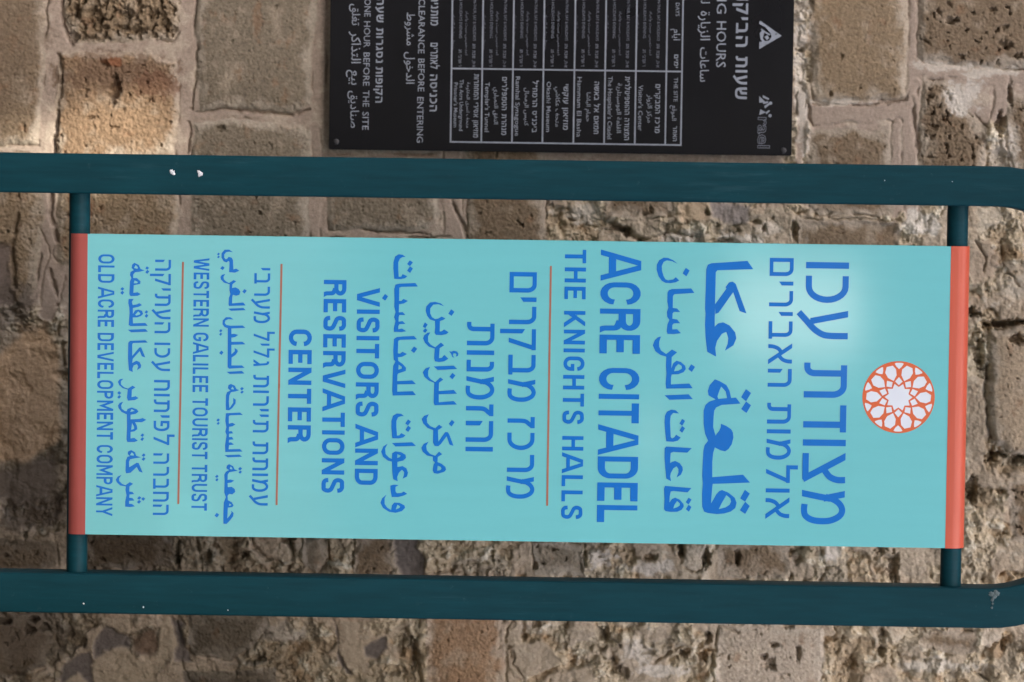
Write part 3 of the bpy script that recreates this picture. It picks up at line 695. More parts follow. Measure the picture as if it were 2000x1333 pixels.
def layout(kind, word, w, K, gap):
    """strokes of one word, left to right, and its width (letter height = 1)"""
    x = 0; out = []
    seq = word if kind is latin else word[::-1]
    for i, ch in enumerate(seq):
        g, Wd = kind(ch, w, K)
        if i: x += gap
        for st in g: out.append([[(px + x, py) for px, py in q] for q in st])
        x += Wd
    return out, x
def fill_mesh(name, layers, mat, parent, Y, mapper, eps=.00003, base=.0004):
    """layers: lists of polygons (first loop outer, others holes when given as a dict); each layer a hair further out"""
    V_, F_ = [], []
    for k, polys in enumerate(layers):
        y = Y - base - eps * (k % 12)
        for poly in polys:
            loops = [poly] if not isinstance(poly, dict) else [poly['o']] + poly['h']
            pts = [p for L in loops for p in L]
            tri = tessellate_polygon([[Vector((p[0], p[1], 0)) for p in L] for L in loops])
            i0 = len(V_)
            for p in pts: V_.append(mapper(p[0], p[1], y))
            for t in tri:
                a, b, c = (V_[i0 + j] for j in t)
                nrm = (b - a).cross(c - a)
                F_.append(tuple(i0 + j for j in (t if nrm.y < 0 else (t[0], t[2], t[1]))))
    return mesh_obj(name, V_, F_, mat, parent)

# ------------------------------------------------------------------ the sign in front of the wall
PANEL_F, PANEL_T = -0.0255, 0.051          # front face and thickness
POST, POST_Y = 0.080, 0.0                   # square tube, centred on y = 0
sign = empty('information_sign', (0.06, 0, 0))
tag(sign, 'free standing sign with dark teal tube frame and turquoise trilingual panel', 'sign')

def mean(*v): return sum(v) / len(v)
yf = -POST / 2
xl_o = mean(at(100, 297, yf).x, at(1700, 326, yf).x); xl_i = mean(at(100, 374, yf).x, at(1700, 402, yf).x)
xr_i = mean(at(100, 1117.5, yf).x, at(1700, 1147, yf).x); xr_o = mean(at(100, 1195, yf).x, at(1700, 1229, yf).x)
def frame():
    wl = xl_i - xl_o; zb = at(1949, 370, yf).z; Rin = .20
    def profile(x_in, x_out):
        r = .004; a, b = x_in, x_out
        return None
    path = [('L', 0.0)]
    # centre line with inner/outer offset, swept as a square section with small corner radii
    cx_l, cx_r = (xl_o + xl_i) / 2, (xr_o + xr_i) / 2; hw = .5 * mean(xl_i - xl_o, xr_o - xr_i); Rc = Rin + hw
    pts = [(Vector((cx_l, 0, 0)), Vector((1, 0, 0))), (Vector((cx_l, 0, zb * .5)), Vector((1, 0, 0)))]
    for k in range(17):
        a = math.pi - k * math.pi / 32
        c = Vector((cx_l + Rc, 0, zb)); n = Vector((-math.cos(a), 0, -math.sin(a)))
        pts.append((c - n * Rc, n))
    for k in range(17):
        a = math.pi / 2 - k * math.pi / 32
        c = Vector((cx_r - Rc, 0, zb)); n = Vector((-math.cos(a), 0, -math.sin(a)))
        pts.append((c - n * Rc, n))
    pts += [(Vector((cx_r, 0, zb * .5)), Vector((-1, 0, 0))), (Vector((cx_r, 0, 0)), Vector((-1, 0, 0)))]
    sec = []
    r = .0045
    for sx, sy, a0 in ((1, 1, 0), (-1, 1, 90), (-1, -1, 180), (1, -1, 270)):
        for j in range(4):
            a = math.radians(a0 + 30 * j)
            sec.append((sx * (hw - r) + r * math.cos(a), sy * (POST / 2 - r) + r * math.sin(a)))
    V_, F_ = [], []; m = len(sec)
    for p, n in pts:
        for a, b in sec: V_.append(p + n * a + Vector((0, b, 0)))
    for i in range(len(pts) - 1):
        for j in range(m): F_.append((i * m + j, i * m + (j + 1) % m, (i + 1) * m + (j + 1) % m, (i + 1) * m + j))
    F_ += [tuple(range(m)), tuple(range((len(pts) - 1) * m, len(pts) * m))[::-1]]
    o = mesh_obj('frame', V_, F_, M['teal'], sign, smooth=False)
    bm = bmesh.new(); bm.from_mesh(o.data); bmesh.ops.recalc_face_normals(bm, faces=bm.faces[:]); bm.to_mesh(o.data); bm.free()
    for p in o.data.polygons: p.use_smooth = True
    o.data.set_sharp_from_angle(angle=math.radians(40))
    # white flakes and specks stuck to the front of the posts
    random.seed(8)
    def splat(px, py, r, mat=None):
        c = at(px, py, -POST / 2); bm = bmesh.new(); ring = []
        k = 15
        for i in range(k):
            rr = r * random.uniform(.55, 1.15); a = i * 2 * math.pi / k
            ring.append((rr * math.cos(a) * 1.0, rr * math.sin(a)))
        outer = [bm.verts.new((c.x + x, -POST / 2 + .0001, c.z + z)) for x, z in ring]
        inner = [bm.verts.new((c.x + x * .7, -POST / 2 - .0015 * random.uniform(.6, 1.4), c.z + z * .7)) for x, z in ring]
        top = bm.verts.new((c.x, -POST / 2 - .002, c.z))
        for i in range(k):
            j = (i + 1) % k
            bm.faces.new((outer[i], outer[j], inner[j], inner[i])); bm.faces.new((inner[i], inner[j], top))
        bm_obj('paint_fleck', bm, mat or M['chip'], o)
    for a in ((334.5, 335, .0042), (338, 338, .0052), (388.5, 336.5, .0042), (391, 341, .006), (163.5, 1179.5, .0022), (280, 1186.5, .0020), (445, 1192, .0011), (1728, 353, .0011), (1860, 355, .0011)): splat(*a)
    M['scuff'] = speckled('worn_paint', (.10, .14, .145), .7, .3, 200, .3)
    for a in ((1936, 1160, .006), (1946, 1159, .007), (1941, 1166, .006), (1938, 1172, .004), (1939, 1180, .003), (1937, 1187, .003)): splat(*a, M['scuff'])
    return o
fr = frame()

# corners of the turquoise panel
pl = mean(at(135, 455, PANEL_F).x, at(1897, 484, PANEL_F).x); pr_ = mean(at(127, 1042, PANEL_F).x, at(1884, 1073, PANEL_F).x)
pz0 = mean(at(134.5, 455, PANEL_F).z, at(127, 1042, PANEL_F).z); pz1 = mean(at(1897, 484, PANEL_F).z, at(1884, 1073, PANEL_F).z)
band0 = mean(at(174.5, 455, PANEL_F).z, at(163.5, 1042, PANEL_F).z); band1 = mean(at(1858.5, 484, PANEL_F).z, at(1845, 1071, PANEL_F).z)
R_ = PANEL_T / 2; ycen = PANEL_F + R_
def tube(name, p0, p1, r, mat, parent, n=32):
    bm = bmesh.new(); d = (p1 - p0).normalized(); s = d.orthogonal().normalized(); t = d.cross(s)
    A = [bm.verts.new(p0 + (s * math.cos(k * 2 * math.pi / n) + t * math.sin(k * 2 * math.pi / n)) * r) for k in range(n)]
    B = [bm.verts.new(p1 + (s * math.cos(k * 2 * math.pi / n) + t * math.sin(k * 2 * math.pi / n)) * r) for k in range(n)]
    for k in range(n): bm.faces.new((A[k], A[(k + 1) % n], B[(k + 1) % n], B[k]))
    return bm_obj(name, bm, mat, parent, True)
rod_r = .0205
for zr in (mean(at(157, 415, 0).z, at(149, 1080, 0).z), mean(at(1867, 445, 0).z, at(1860, 1110, 0).z)):
    tube('crossbar', Vector((xl_i - .002, ycen, zr)), Vector((xr_i + .002, ycen, zr)), rod_r, M['teal'], sign)

def stadium(n=20):
    P = []
    for k in range(n + 1):
        a = math.pi * k / n; P.append((ycen - R_ * math.cos(a), pz1 - R_ + R_ * math.sin(a)))          # over the top, front to back
    for k in range(n + 1):
        a = math.pi * k / n; P.append((ycen + R_ * math.cos(a), pz0 + R_ - R_ * math.sin(a)))
    return P
def panel():
    P = stadium(); m = len(P); V_, F_, fm = [], [], []
    for x in (pl, pr_):
        for y, z in P: V_.append(Vector((x, y, z)))
    for j in range(m):
        F_.append((j, (j + 1) % m, m + (j + 1) % m, m + j)); 
    # the ends: a folded rim with the hollow behind it
    inner = [(ycen + (y - ycen) * .93, pz0 + (z - pz0) * .9985 + .0012) for y, z in P]
    b0 = len(V_)
    for x in (pl, pr_):
        for y, z in inner: V_.append(Vector((x, y, z)))
    for x in (pl + .02, pr_ - .02):
        for y, z in inner: V_.append(Vector((x, y, z)))
    for e in (0, 1):
        for j in range(m):
            k = (j + 1) % m
            F_.append((e * m + j, e * m + k, b0 + e * m + k, b0 + e * m + j))
            F_.append((b0 + e * m + j, b0 + e * m + k, b0 + 2 * m + e * m + k, b0 + 2 * m + e * m + j))
        F_.append(tuple(b0 + 2 * m + e * m + j for j in range(m)))
    o = mesh_obj('panel', V_, F_, M['panel'], sign)
    bm = bmesh.new(); bm.from_mesh(o.data); bmesh.ops.recalc_face_normals(bm, faces=bm.faces[:]); bm.to_mesh(o.data); bm.free()
    for p in o.data.polygons: p.use_smooth = True
    o.data.set_sharp_from_angle(angle=math.radians(35))
    # red bands wrapped round the rolled ends
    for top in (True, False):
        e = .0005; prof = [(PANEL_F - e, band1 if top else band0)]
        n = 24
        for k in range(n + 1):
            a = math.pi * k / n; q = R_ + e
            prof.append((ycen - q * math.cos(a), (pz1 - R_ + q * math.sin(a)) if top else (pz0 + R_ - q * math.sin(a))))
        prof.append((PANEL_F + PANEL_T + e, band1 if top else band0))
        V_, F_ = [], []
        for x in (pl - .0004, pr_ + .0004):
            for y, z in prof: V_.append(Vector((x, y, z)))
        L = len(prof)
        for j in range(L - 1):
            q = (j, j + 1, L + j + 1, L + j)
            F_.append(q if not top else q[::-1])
        b = mesh_obj('red_band', V_, F_, M['red' if top else 'red_dark'], o, smooth=True)
        b['label'] = 'coral red band round the top edge' if top else 'darker red band round the bottom edge'
    return o
pn = panel()

def line_mapper(bx, by, hpx, Y0=PANEL_F):
    """local text frame: origin at picture point (bx, by) on the panel, x to the real right, y up; 1 = letter height"""
    o = at(bx, by, Y0); sc = (at(bx + hpx, by, Y0) - o).length
    return o, sc
def text_line(kind, bx, by, hpx, words, w, K, gap, mat='blue'):
    o, sc = line_mapper(bx, by, hpx); layers = []
    for word, y0, y1 in words:
        st, wd = layout(kind, word, w, K, gap)
        x0 = (at(bx, y0, PANEL_F).x - o.x) / sc; x1 = (at(bx, y1, PANEL_F).x - o.x) / sc; f = (x1 - x0) / wd
        for s in st: layers.append([[(x0 + px * f, py) for px, py in q] for q in s])
    fill_mesh('text_line', layers, M[mat], pn, PANEL_F, lambda x, y, Y: Vector((o.x + x * sc, Y, o.z + y * sc)))
T = text_line
T(hebrew, 1574.5, 512, 84, [('עכו', 512, 662), ('מצודת', 708.5, 1023.8)], .145, 1, .17)
T(hebrew, 1503.6, 503.6, 46.8, [('האבירים', 504, 755.7), ('אולמות', 787, 1011.8)], .155, 1, .22)
T(hebrew, 995.5, 531.5, 53.2, [('מבקרים', 531.5, 784.5), ('מרכז', 814.2, 973.7)], .155, 1, .17)
T(hebrew, 912.5, 629, 53.7, [('והזמנות', 629, 881.7)], .155, 1, .17)
T(hebrew, 497, 523.7, 31, [('מערבי', 523.7, 631.2), ('גליל', 648, 715), ('תיירות', 732.5, 845), ('עמותת', 862.5, 987.5)], .155, 1, .2)
T(hebrew, 303.2, 507.5, 31, [('העתיקה', 507.5, 651.2), ('עכו', 669.5, 725), ('לפיתוח', 742.5, 869.5), ('החברה', 885.7, 1006.2)], .155, 1, .2)
T(latin, 1173.7, 493, 79.2, [('ACRE', 493, 690.5), ('CITADEL', 718.7, 1020)], .182, 1.25, .15)
T(latin, 1103.7, 488, 41.5, [('THE', 488, 584.5), ('KNIGHTS', 607.5, 828), ('HALLS', 852, 1013.7)], .17, 1.0, .19)
T(latin, 697.5, 563.7, 44.7, [('VISITORS', 563.7, 813.7), ('AND', 833, 947)], .188, 1.1, .16)
T(latin, 632.7, 547, 44.2, [('RESERVATIONS', 547, 962.5)], .188, 1.1, .16)
T(latin, 564.2, 643.7, 45.2, [('CENTER', 643.7, 862.5)], .188, 1.1, .16)
T(latin, 378.7, 504.5, 30.5, [('WESTERN', 504.5, 638.2), ('GALILEE', 650, 766.2), ('TOURIST', 778, 897), ('TRUST', 908, 997.5)], .172, 1.15, .17)
T(latin, 192, 497, 32, [('OLD', 497, 552.5), ('ACRE', 562.5, 638.7), ('DEVELOPMENT', 650.5, 858.7), ('COMPANY', 869.5, 1007.5)], .172, 1.15, .17)

def dia(x, y, dx, dy):                               # square pen dot set on its corner
    return [(x, y - dy), (x + dx, y - dy * .05), (x, y + dy), (x - dx, y + dy * .05)]
def arabic(ox, oy, polys):
    """outlines read off in quarter picture pixels from (ox, oy); a dict carries holes"""
    layers = []
    f = lambda L: [(ox + a / 4.0, oy + b / 4.0) for a, b in L]
    for p in polys:
        layers.append([{'o': f(p['o']), 'h': [f(q) for q in p['h']]} if isinstance(p, dict) else f(p)])
    return layers
def arabic_line(*groups):
    layers = [l for g in groups for l in g]
    fill_mesh('text_line', layers, M['blue'], pn, PANEL_F, lambda x, y, Y: at(x, y, Y))
#ARABIC
arabic_line(
 arabic(1050, 440, [
  [(1640,280),(1685,345),(1405,353),(1392,370),(1388,560),(1385,690),(1383,795),(1410,768),(1450,760),(1500,785),(1543,838),(1553,885),(1530,940),(1463,982),(1484,930),(1490,885),(1474,835),(1440,850),(1402,905),(1388,960),(1395,1028),(1325,990),(1312,880),(1308,780),(1312,690),(1308,650),(1318,345),(1330,310),(1360,298)],
  [(1384,622),(1475,497),(1468,485),(1496,448),(1524,442),(1548,460),(1632,690),(1578,672),(1528,525),(1415,684),(1390,695)]]),
 arabic(1050, 740, [
  {'o': [(1385,5),(1420,18),(1475,50),(1500,95),(1512,152),(1550,148),(1585,195),(1440,205),(1395,225),(1380,250),(1375,300),(1372,380),(1390,445),(1420,405),(1432,378),(1432,352),(1475,370),(1512,395),(1526,420),(1530,460),(1517,512),(1492,550),(1465,568),(1430,560),(1385,537),(1372,580),(1365,650),(1365,770),(1605,750),(1660,812),(1368,822),(1360,900),(1355,975),(1395,905),(1418,880),(1440,870),(1490,890),(1540,930),(1555,970),(1545,1010),(1510,1038),(1460,1053),(1400,1058),(1330,1050),(1300,1038),(1286,1000),(1285,900),(1291,820),(1286,760),(1290,650),(1296,560),(1305,520),(1332,485),(1308,430),(1297,350),(1297,250),(1312,205),(1340,180),(1390,162),(1335,130),(1330,95),(1345,50)],
   'h': [[(1435,62),(1470,100),(1480,152),(1412,158),(1405,140),(1420,95)], [(1475,910),(1505,935),(1512,960),(1500,985),(1470,1005),(1415,1020),(1440,970)]]},
  [(1628,82),(1668,112),(1629,177),(1590,145)], [(1629,178),(1668,208),(1632,268),(1590,238)],
  [(1620,868),(1658,898),(1621,961),(1582,935)], [(1622,962),(1658,995),(1622,1057),(1580,1028)]]))
arabic_line(
 arabic(1050, 440, [
  [(1095,303),(1060,275),(1020,257),(985,255),(950,275),(931,310),(930,350),(945,400),(970,435),(1000,452),(1040,454),(1080,447),(1107,433),(1080,407),(1060,425),(1020,432),(1000,425),(985,400),(972,360),(970,320),(985,288),(1010,276),(1050,282)],
  [(1158,335),(1188,355),(1163,400),(1133,378)],
  [(1200,495),(1225,530),(1068,540),(1058,555),(1056,648),(1090,652),(1115,680),(1065,678),(1055,690),(1053,732),(1090,738),(1115,768),(1065,768),(1053,780),(1052,815),(1090,814),(1120,845),(1060,852),(1015,850),(1008,830),(1015,775),(1030,740),(1013,718),(1010,680),(1022,645),(1013,600),(1015,530),(1025,510),(1050,500)],
  {'o': [(965,870),(950,910),(950,950),(965,980),(1005,1008),(1050,972),(1090,995),(1055,1025),(1048,1032),(1045,1120),(1060,1080),(1085,1060),(1120,1070),(1153,1100),(1158,1125),(1140,1150),(1100,1165),(1048,1168),(1043,1190),(1042,1245),(1185,1238),(1212,1275),(1005,1278),(1000,1240),(1007,1160),(1003,1100),(1005,1028),(960,1015),(920,985),(900,940),(915,900),(940,878)],
   'h': [[(1100,1085),(1125,1100),(1128,1122),(1100,1138),(1066,1143),(1078,1108)]]},
  [(1200,1087),(1230,1108),(1205,1148),(1177,1125)]]),
 arabic(1050, 740, [
  [(992,130),(1180,122),(1213,160),(1030,165)],
  [(1105,272),(1080,248),(1045,242),(1010,258),(995,290),(992,340),(998,430),(1005,490),(1060,493),(1095,485),(1118,460),(1082,438),(1068,458),(1050,468),(1040,455),(1038,400),(1035,340),(1040,290),(1060,268)],
  [(1130,315),(1152,330),(1130,368),(1108,350)], [(1130,370),(1152,388),(1130,423),(1108,405)],
  [(1005,530),(1205,543),(1170,578),(1060,572),(1040,580),(1035,660),(1050,650),(1075,643),(1110,660),(1132,690),(1135,715),(1120,750),(1085,773),(1100,735),(1100,705),(1085,685),(1060,702),(1040,740),(1036,765),(1043,802),(1005,780),(998,700),(992,620),(992,545)],
  {'o': [(995,838),(1202,855),(1172,888),(1060,878),(1040,882),(1032,920),(1030,968),(1050,940),(1075,930),(1110,945),(1140,980),(1142,1000),(1125,1025),(1090,1040),(1040,1041),(1000,1035),(988,1020),(992,940),(988,860)],
   'h': [[(1090,955),(1112,975),(1112,990),(1090,1005),(1060,1015),(1070,985)]]},
  [(1180,930),(1203,945),(1180,983),(1157,965)], [(1180,985),(1202,1003),(1182,1040),(1158,1020)]]))
arabic_line(
 arabic(600, 440, [
  [(1070,635),(1045,612),(1000,600),(960,605),(931,635),(925,670),(937,710),(960,738),(998,750),(1000,800),(995,842),(1005,858),(1050,860),(1085,853),(1105,838),(1070,815),(1050,830),(1035,832),(1037,750),(1062,742),(1080,730),(1050,715),(1025,730),(1000,735),(975,720),(961,690),(962,650),(985,622),(1025,618)],
  [(1125,658),(1150,678),(1128,710),(1102,692)], [(920,760),(942,778),(922,806),(903,793)], [(922,807),(940,820),(922,843),(903,828)],
  [(962,838),(945,870),(945,910),(965,935),(1000,955),(1045,918),(1070,940),(1035,962),(1030,1040),(1050,1038),(1072,1015),(1103,1045),(1070,1065),(1030,1070),(998,1065),(992,1040),(997,965),(950,950),(920,920),(905,885),(915,860),(940,842)],
  [(1108,983),(1124,990),(1145,982),(1170,988),(1182,1005),(1178,1022),(1160,1030),(1166,1012),(1158,1002),(1142,1004),(1138,1018),(1150,1038),(1134,1030),(1126,1010)],
  [(988,1105),(1145,1098),(1172,1125),(1020,1132)], [(1135,1155),(1158,1175),(1135,1205),(1112,1185)],
  [(960,1108),(945,1140),(945,1180),(965,1205),(1000,1228),(1040,1190),(1063,1208),(1030,1232),(1028,1297),(1145,1288),(1170,1318),(1028,1322),(1028,1385),(1145,1375),(1170,1402),(995,1408),(988,1390),(990,1300),(994,1233),(950,1215),(915,1185),(903,1150),(925,1120)]]),
 arabic(600, 740, [
  [(950,278),(935,310),(938,345),(960,370),(1000,388),(1030,360),(1058,378),(1022,402),(1025,492),(1068,432),(1078,418),(1098,418),(1110,435),(1143,525),(1112,515),(1090,450),(1045,510),(1025,528),(995,525),(983,500),(985,402),(940,385),(907,350),(895,315),(915,290)],
  [(1130,322),(1152,340),(1128,374),(1106,353)],
  {'o': [(948,492),(930,525),(935,560),(960,588),(1000,603),(1030,570),(1055,590),(1020,612),(1018,652),(1050,665),(1080,690),(1085,712),(1070,728),(1020,743),(990,738),(980,715),(988,670),(1000,655),(982,640),(982,610),(935,600),(902,570),(892,540),(910,510)],
   'h': [[(1020,680),(1045,690),(1050,705),(1040,715),(1015,720)]]}]))
arabic_line(
 arabic(600, 440, [
  [(770,250),(745,232),(715,228),(687,245),(674,290),(673,340),(680,420),(730,423),(765,415),(782,400),(745,383),(735,402),(715,405),(712,350),(712,290),(725,262),(745,250)],
  [(802,275),(826,292),(803,321),(780,305)], [(803,322),(826,340),(804,374),(780,357)],
  [(845,453),(865,480),(735,483),(720,490),(718,592),(735,593),(752,577),(787,593),(755,613),(718,618),(716,682),(745,680),(768,703),(720,703),(715,720),(714,755),(745,750),(768,772),(720,775),(712,790),(712,815),(740,808),(775,830),(735,836),(678,834),(676,810),(690,750),(679,720),(690,680),(680,640),(682,580),(680,500),(690,465),(720,458)],
  [(608,538),(632,557),(610,590),(584,572)],
  {'o': [(835,867),(858,893),(725,897),(712,905),(708,1002),(725,1005),(745,990),(780,1008),(740,1030),(708,1033),(712,1062),(745,1085),(772,1115),(770,1140),(740,1150),(710,1160),(705,1170),(704,1220),(820,1213),(850,1242),(704,1245),(704,1302),(825,1298),(850,1328),(668,1332),(665,1300),(668,1180),(672,1100),(690,1065),(675,1050),(672,980),(678,890),(700,875),(750,870)],
   'h': [[(715,1090),(740,1108),(738,1122),(712,1130)]]},
  [(835,948),(860,967),(835,1000),(810,980)]]),
 arabic(600, 740, [
  [(757,293),(735,275),(700,272),(670,290),(658,330),(658,390),(665,465),(715,467),(750,460),(768,443),(735,425),(720,443),(702,445),(697,380),(697,330),(710,302),(735,292)],
  [(788,318),(811,335),(788,366),(766,350)], [(789,367),(811,385),(790,416),(767,400)],
  [(662,503),(820,497),(850,525),(690,530)],
  {'o': [(628,508),(609,545),(613,590),(640,618),(662,628),(665,582),(690,568),(735,575),(768,595),(772,620),(750,640),(705,650),(705,690),(720,688),(745,683),(775,700),(788,735),(780,765),(745,782),(755,755),(758,730),(740,712),(715,737),(703,770),(707,802),(672,785),(665,720),(662,648),(630,640),(592,610),(578,570),(595,530)],
   'h': [[(705,590),(730,600),(725,612),(703,620)]]},
  [(715,832),(680,828),(650,835),(650,865),(660,925),(710,925),(750,915),(782,900),(755,882),(735,893),(700,895),(690,880),(690,845)],
  {'o': [(620,905),(605,935),(605,980),(625,1008),(656,1028),(662,990),(680,968),(720,970),(760,990),(765,1010),(740,1035),(690,1048),(640,1040),(592,1010),(572,970),(585,935)],
   'h': [[(705,985),(727,998),(722,1010),(692,1022)]]}]))
arabic_line(
 arabic(150, 440, [
  [(1220,212),(1190,192),(1155,193),(1131,220),(1130,255),(1148,284),(1170,292),(1186,280),(1193,290),(1190,368),(1235,372),(1270,357),(1245,340),(1224,347),(1220,272),(1210,255),(1186,248),(1176,262),(1165,268),(1152,256),(1152,230),(1167,212),(1190,208)],
  [(1107,215),(1118,225),(1107,238),(1096,228)], [(1107,239),(1118,247),(1107,260),(1096,251)], [(1138,320),(1155,333),(1140,352),(1120,338)],
  [(1160,382),(1146,405),(1149,425),(1170,443),(1190,453),(1225,430),(1245,440),(1216,462),(1213,492),(1240,487),(1265,500),(1278,520),(1270,545),(1245,552),(1220,545),(1215,560),(1213,612),(1300,605),(1320,628),(1190,632),(1185,620),(1188,570),(1200,540),(1192,510),(1194,462),(1150,450),(1126,425),(1122,405),(1135,388)],
  [(1310,500),(1328,513),(1310,536),(1293,520)], [(1183,653),(1302,648),(1320,665),(1205,670)],
  [(1225,738),(1185,735),(1162,745),(1156,765),(1167,780),(1200,787),(1295,785),(1318,803),(1208,808),(1208,852),(1230,850),(1262,858),(1235,876),(1208,880),(1208,913),(1295,912),(1318,932),(1208,936),(1208,1010),(1235,985),(1232,960),(1255,975),(1258,990),(1240,1015),(1210,1035),(1208,1097),(1290,1097),(1312,1115),(1190,1122),(1178,1110),(1180,806),(1155,797),(1138,775),(1140,745),(1165,720),(1200,720)],
  [(1125,812),(1138,825),(1125,839),(1112,828)], [(1125,840),(1136,850),(1124,866),(1112,855)], [(1130,980),(1146,995),(1130,1015),(1112,1000)],
  [(1170,1147),(1290,1140),(1310,1160),(1195,1163)]]),
 arabic(150, 740, [
  {'o': [(1205,42),(1235,55),(1248,82),(1270,90),(1240,100),(1205,106),(1192,130),(1188,180),(1193,230),(1222,188),(1222,150),(1242,165),(1240,195),(1215,230),(1190,248),(1165,245),(1163,200),(1165,130),(1174,106),(1200,93),(1180,75),(1185,50)], 'h': [[(1215,62),(1225,75),(1228,85),(1205,82)]]},
  [(1290,65),(1305,77),(1291,92),(1275,80)], [(1292,93),(1305,103),(1290,118),(1277,107)],
  [(1275,265),(1298,283),(1195,287),(1188,295),(1188,352),(1215,345),(1240,358),(1215,373),(1190,376),(1188,412),(1210,410),(1222,428),(1190,430),(1190,457),(1212,455),(1225,475),(1190,478),(1188,500),(1205,497),(1228,515),(1190,520),(1186,552),(1275,550),(1295,570),(1160,573),(1158,520),(1170,440),(1160,415),(1168,380),(1160,330),(1165,270)],
  [(1105,310),(1118,322),(1105,337),(1090,325)], [(1105,338),(1117,347),(1105,362),(1092,352)], [(1153,598),(1270,593),(1292,610),(1180,615)],
  {'o': [(1190,668),(1222,685),(1232,708),(1260,720),(1225,725),(1192,731),(1179,750),(1178,792),(1200,788),(1230,797),(1205,812),(1178,816),(1180,848),(1210,845),(1233,862),(1238,885),(1215,904),(1190,900),(1178,915),(1180,950),(1210,965),(1225,990),(1215,1004),(1180,1008),(1176,1092),(1193,1072),(1209,1047),(1205,1030),(1225,1050),(1222,1075),(1195,1110),(1170,1135),(1145,1133),(1145,1050),(1148,970),(1165,925),(1152,890),(1155,800),(1152,750),(1165,727),(1190,715),(1168,700),(1172,680)],
   'h': [[(1202,685),(1215,700),(1215,710),(1195,705)], [(1193,975),(1210,987),(1190,995)]]},
  [(1275,690),(1292,702),(1276,717),(1260,706)], [(1278,718),(1290,728),(1276,743),(1263,733)], [(1095,750),(1108,762),(1095,776),(1080,767)], [(1095,777),(1107,788),(1095,803),(1082,793)], [(1093,1048),(1112,1063),(1095,1085),(1076,1070)]]))
arabic_line(
 arabic(150, 440, [
  {'o': [(450,295),(485,312),(498,343),(530,355),(490,365),(455,369),(441,387),(441,414),(470,415),(498,440),(495,460),(445,470),(442,530),(475,525),(500,540),(475,553),(420,555),(410,540),(415,440),(426,414),(415,390),(420,367),(445,352),(428,335),(432,310)],
   'h': [[(460,312),(478,330),(475,342),(447,336)], [(452,432),(478,445),(470,455),(445,455)]]},
  [(548,322),(565,335),(551,349),(535,338)], [(552,350),(567,363),(550,382),(535,368)], [(355,485),(372,498),(356,512),(340,500)], [(356,513),(370,527),(356,545),(340,530)],
  {'o': [(445,577),(405,578),(402,610),(410,645),(412,690),(405,780),(420,790),(555,787),(535,765),(440,768),(437,722),(470,722),(500,712),(518,695),(510,670),(480,660),(455,667),(438,695),(438,648),(480,640),(510,625),(488,610),(470,620),(437,625),(430,600)],
   'h': [[(480,675),(497,690),(490,700),(464,708),(457,700)]]},
  [(543,665),(558,678),(545,692),(530,683)], [(545,693),(558,707),(545,725),(530,712)], [(398,818),(535,812),(557,833),(425,838)],
  [(535,900),(555,918),(440,922),(433,930),(433,1022),(488,957),(503,955),(535,1035),(508,1025),(492,985),(437,1045),(433,1078),(465,1060),(490,1070),(503,1095),(500,1115),(470,1133),(480,1105),(470,1087),(445,1097),(435,1120),(437,1148),(407,1135),(400,1040),(402,920),(415,905)]]),
 arabic(150, 740, [
  [(365,0),(345,20),(345,45),(370,68),(400,78),(435,55),(458,68),(430,87),(428,145),(460,137),(482,152),(455,167),(400,172),(392,150),(398,85),(360,75),(331,50),(321,25),(335,5)],
  [(330,97),(348,112),(332,127),(316,112)], [(332,128),(346,140),(330,158),(316,145)],
  {'o': [(362,180),(346,210),(351,235),(375,253),(390,255),(396,237),(430,225),(470,240),(482,258),(460,275),(420,282),(420,318),(490,315),(515,308),(543,322),(510,340),(455,340),(470,370),(473,395),(450,412),(420,417),(420,467),(450,463),(477,485),(450,495),(395,495),(388,475),(392,380),(391,280),(350,260),(326,230),(322,210),(335,190)],
   'h': [[(428,238),(453,252),(417,260)], [(432,347),(448,375),(448,393),(425,400)]]},
  [(513,428),(527,440),(513,456),(497,443)], [(513,457),(525,468),(512,488),(496,475)],
  {'o': [(425,558),(455,575),(465,603),(502,615),(455,622),(417,630),(408,650),(410,692),(468,657),(484,660),(515,735),(487,725),(468,690),(420,735),(385,740),(380,720),(383,640),(395,612),(415,605),(398,590),(400,570)], 'h': [[(430,575),(445,590),(445,602),(415,598)]]},
  [(523,583),(537,597),(523,612),(507,600)], [(522,613),(537,625),(521,643),(506,630)],
  [(350,752),(331,778),(331,800),(355,823),(380,833),(415,808),(440,822),(412,842),(410,882),(435,885),(448,902),(412,905),(410,930),(435,933),(450,952),(410,955),(408,977),(432,980),(455,998),(415,1003),(378,1000),(378,960),(388,910),(380,870),(383,842),(340,835),(313,810),(304,790),(320,765)],
  [(488,918),(505,930),(488,946),(472,935)], [(518,925),(535,938),(520,955),(503,940)], [(487,947),(502,960),(486,978),(470,965)]]))

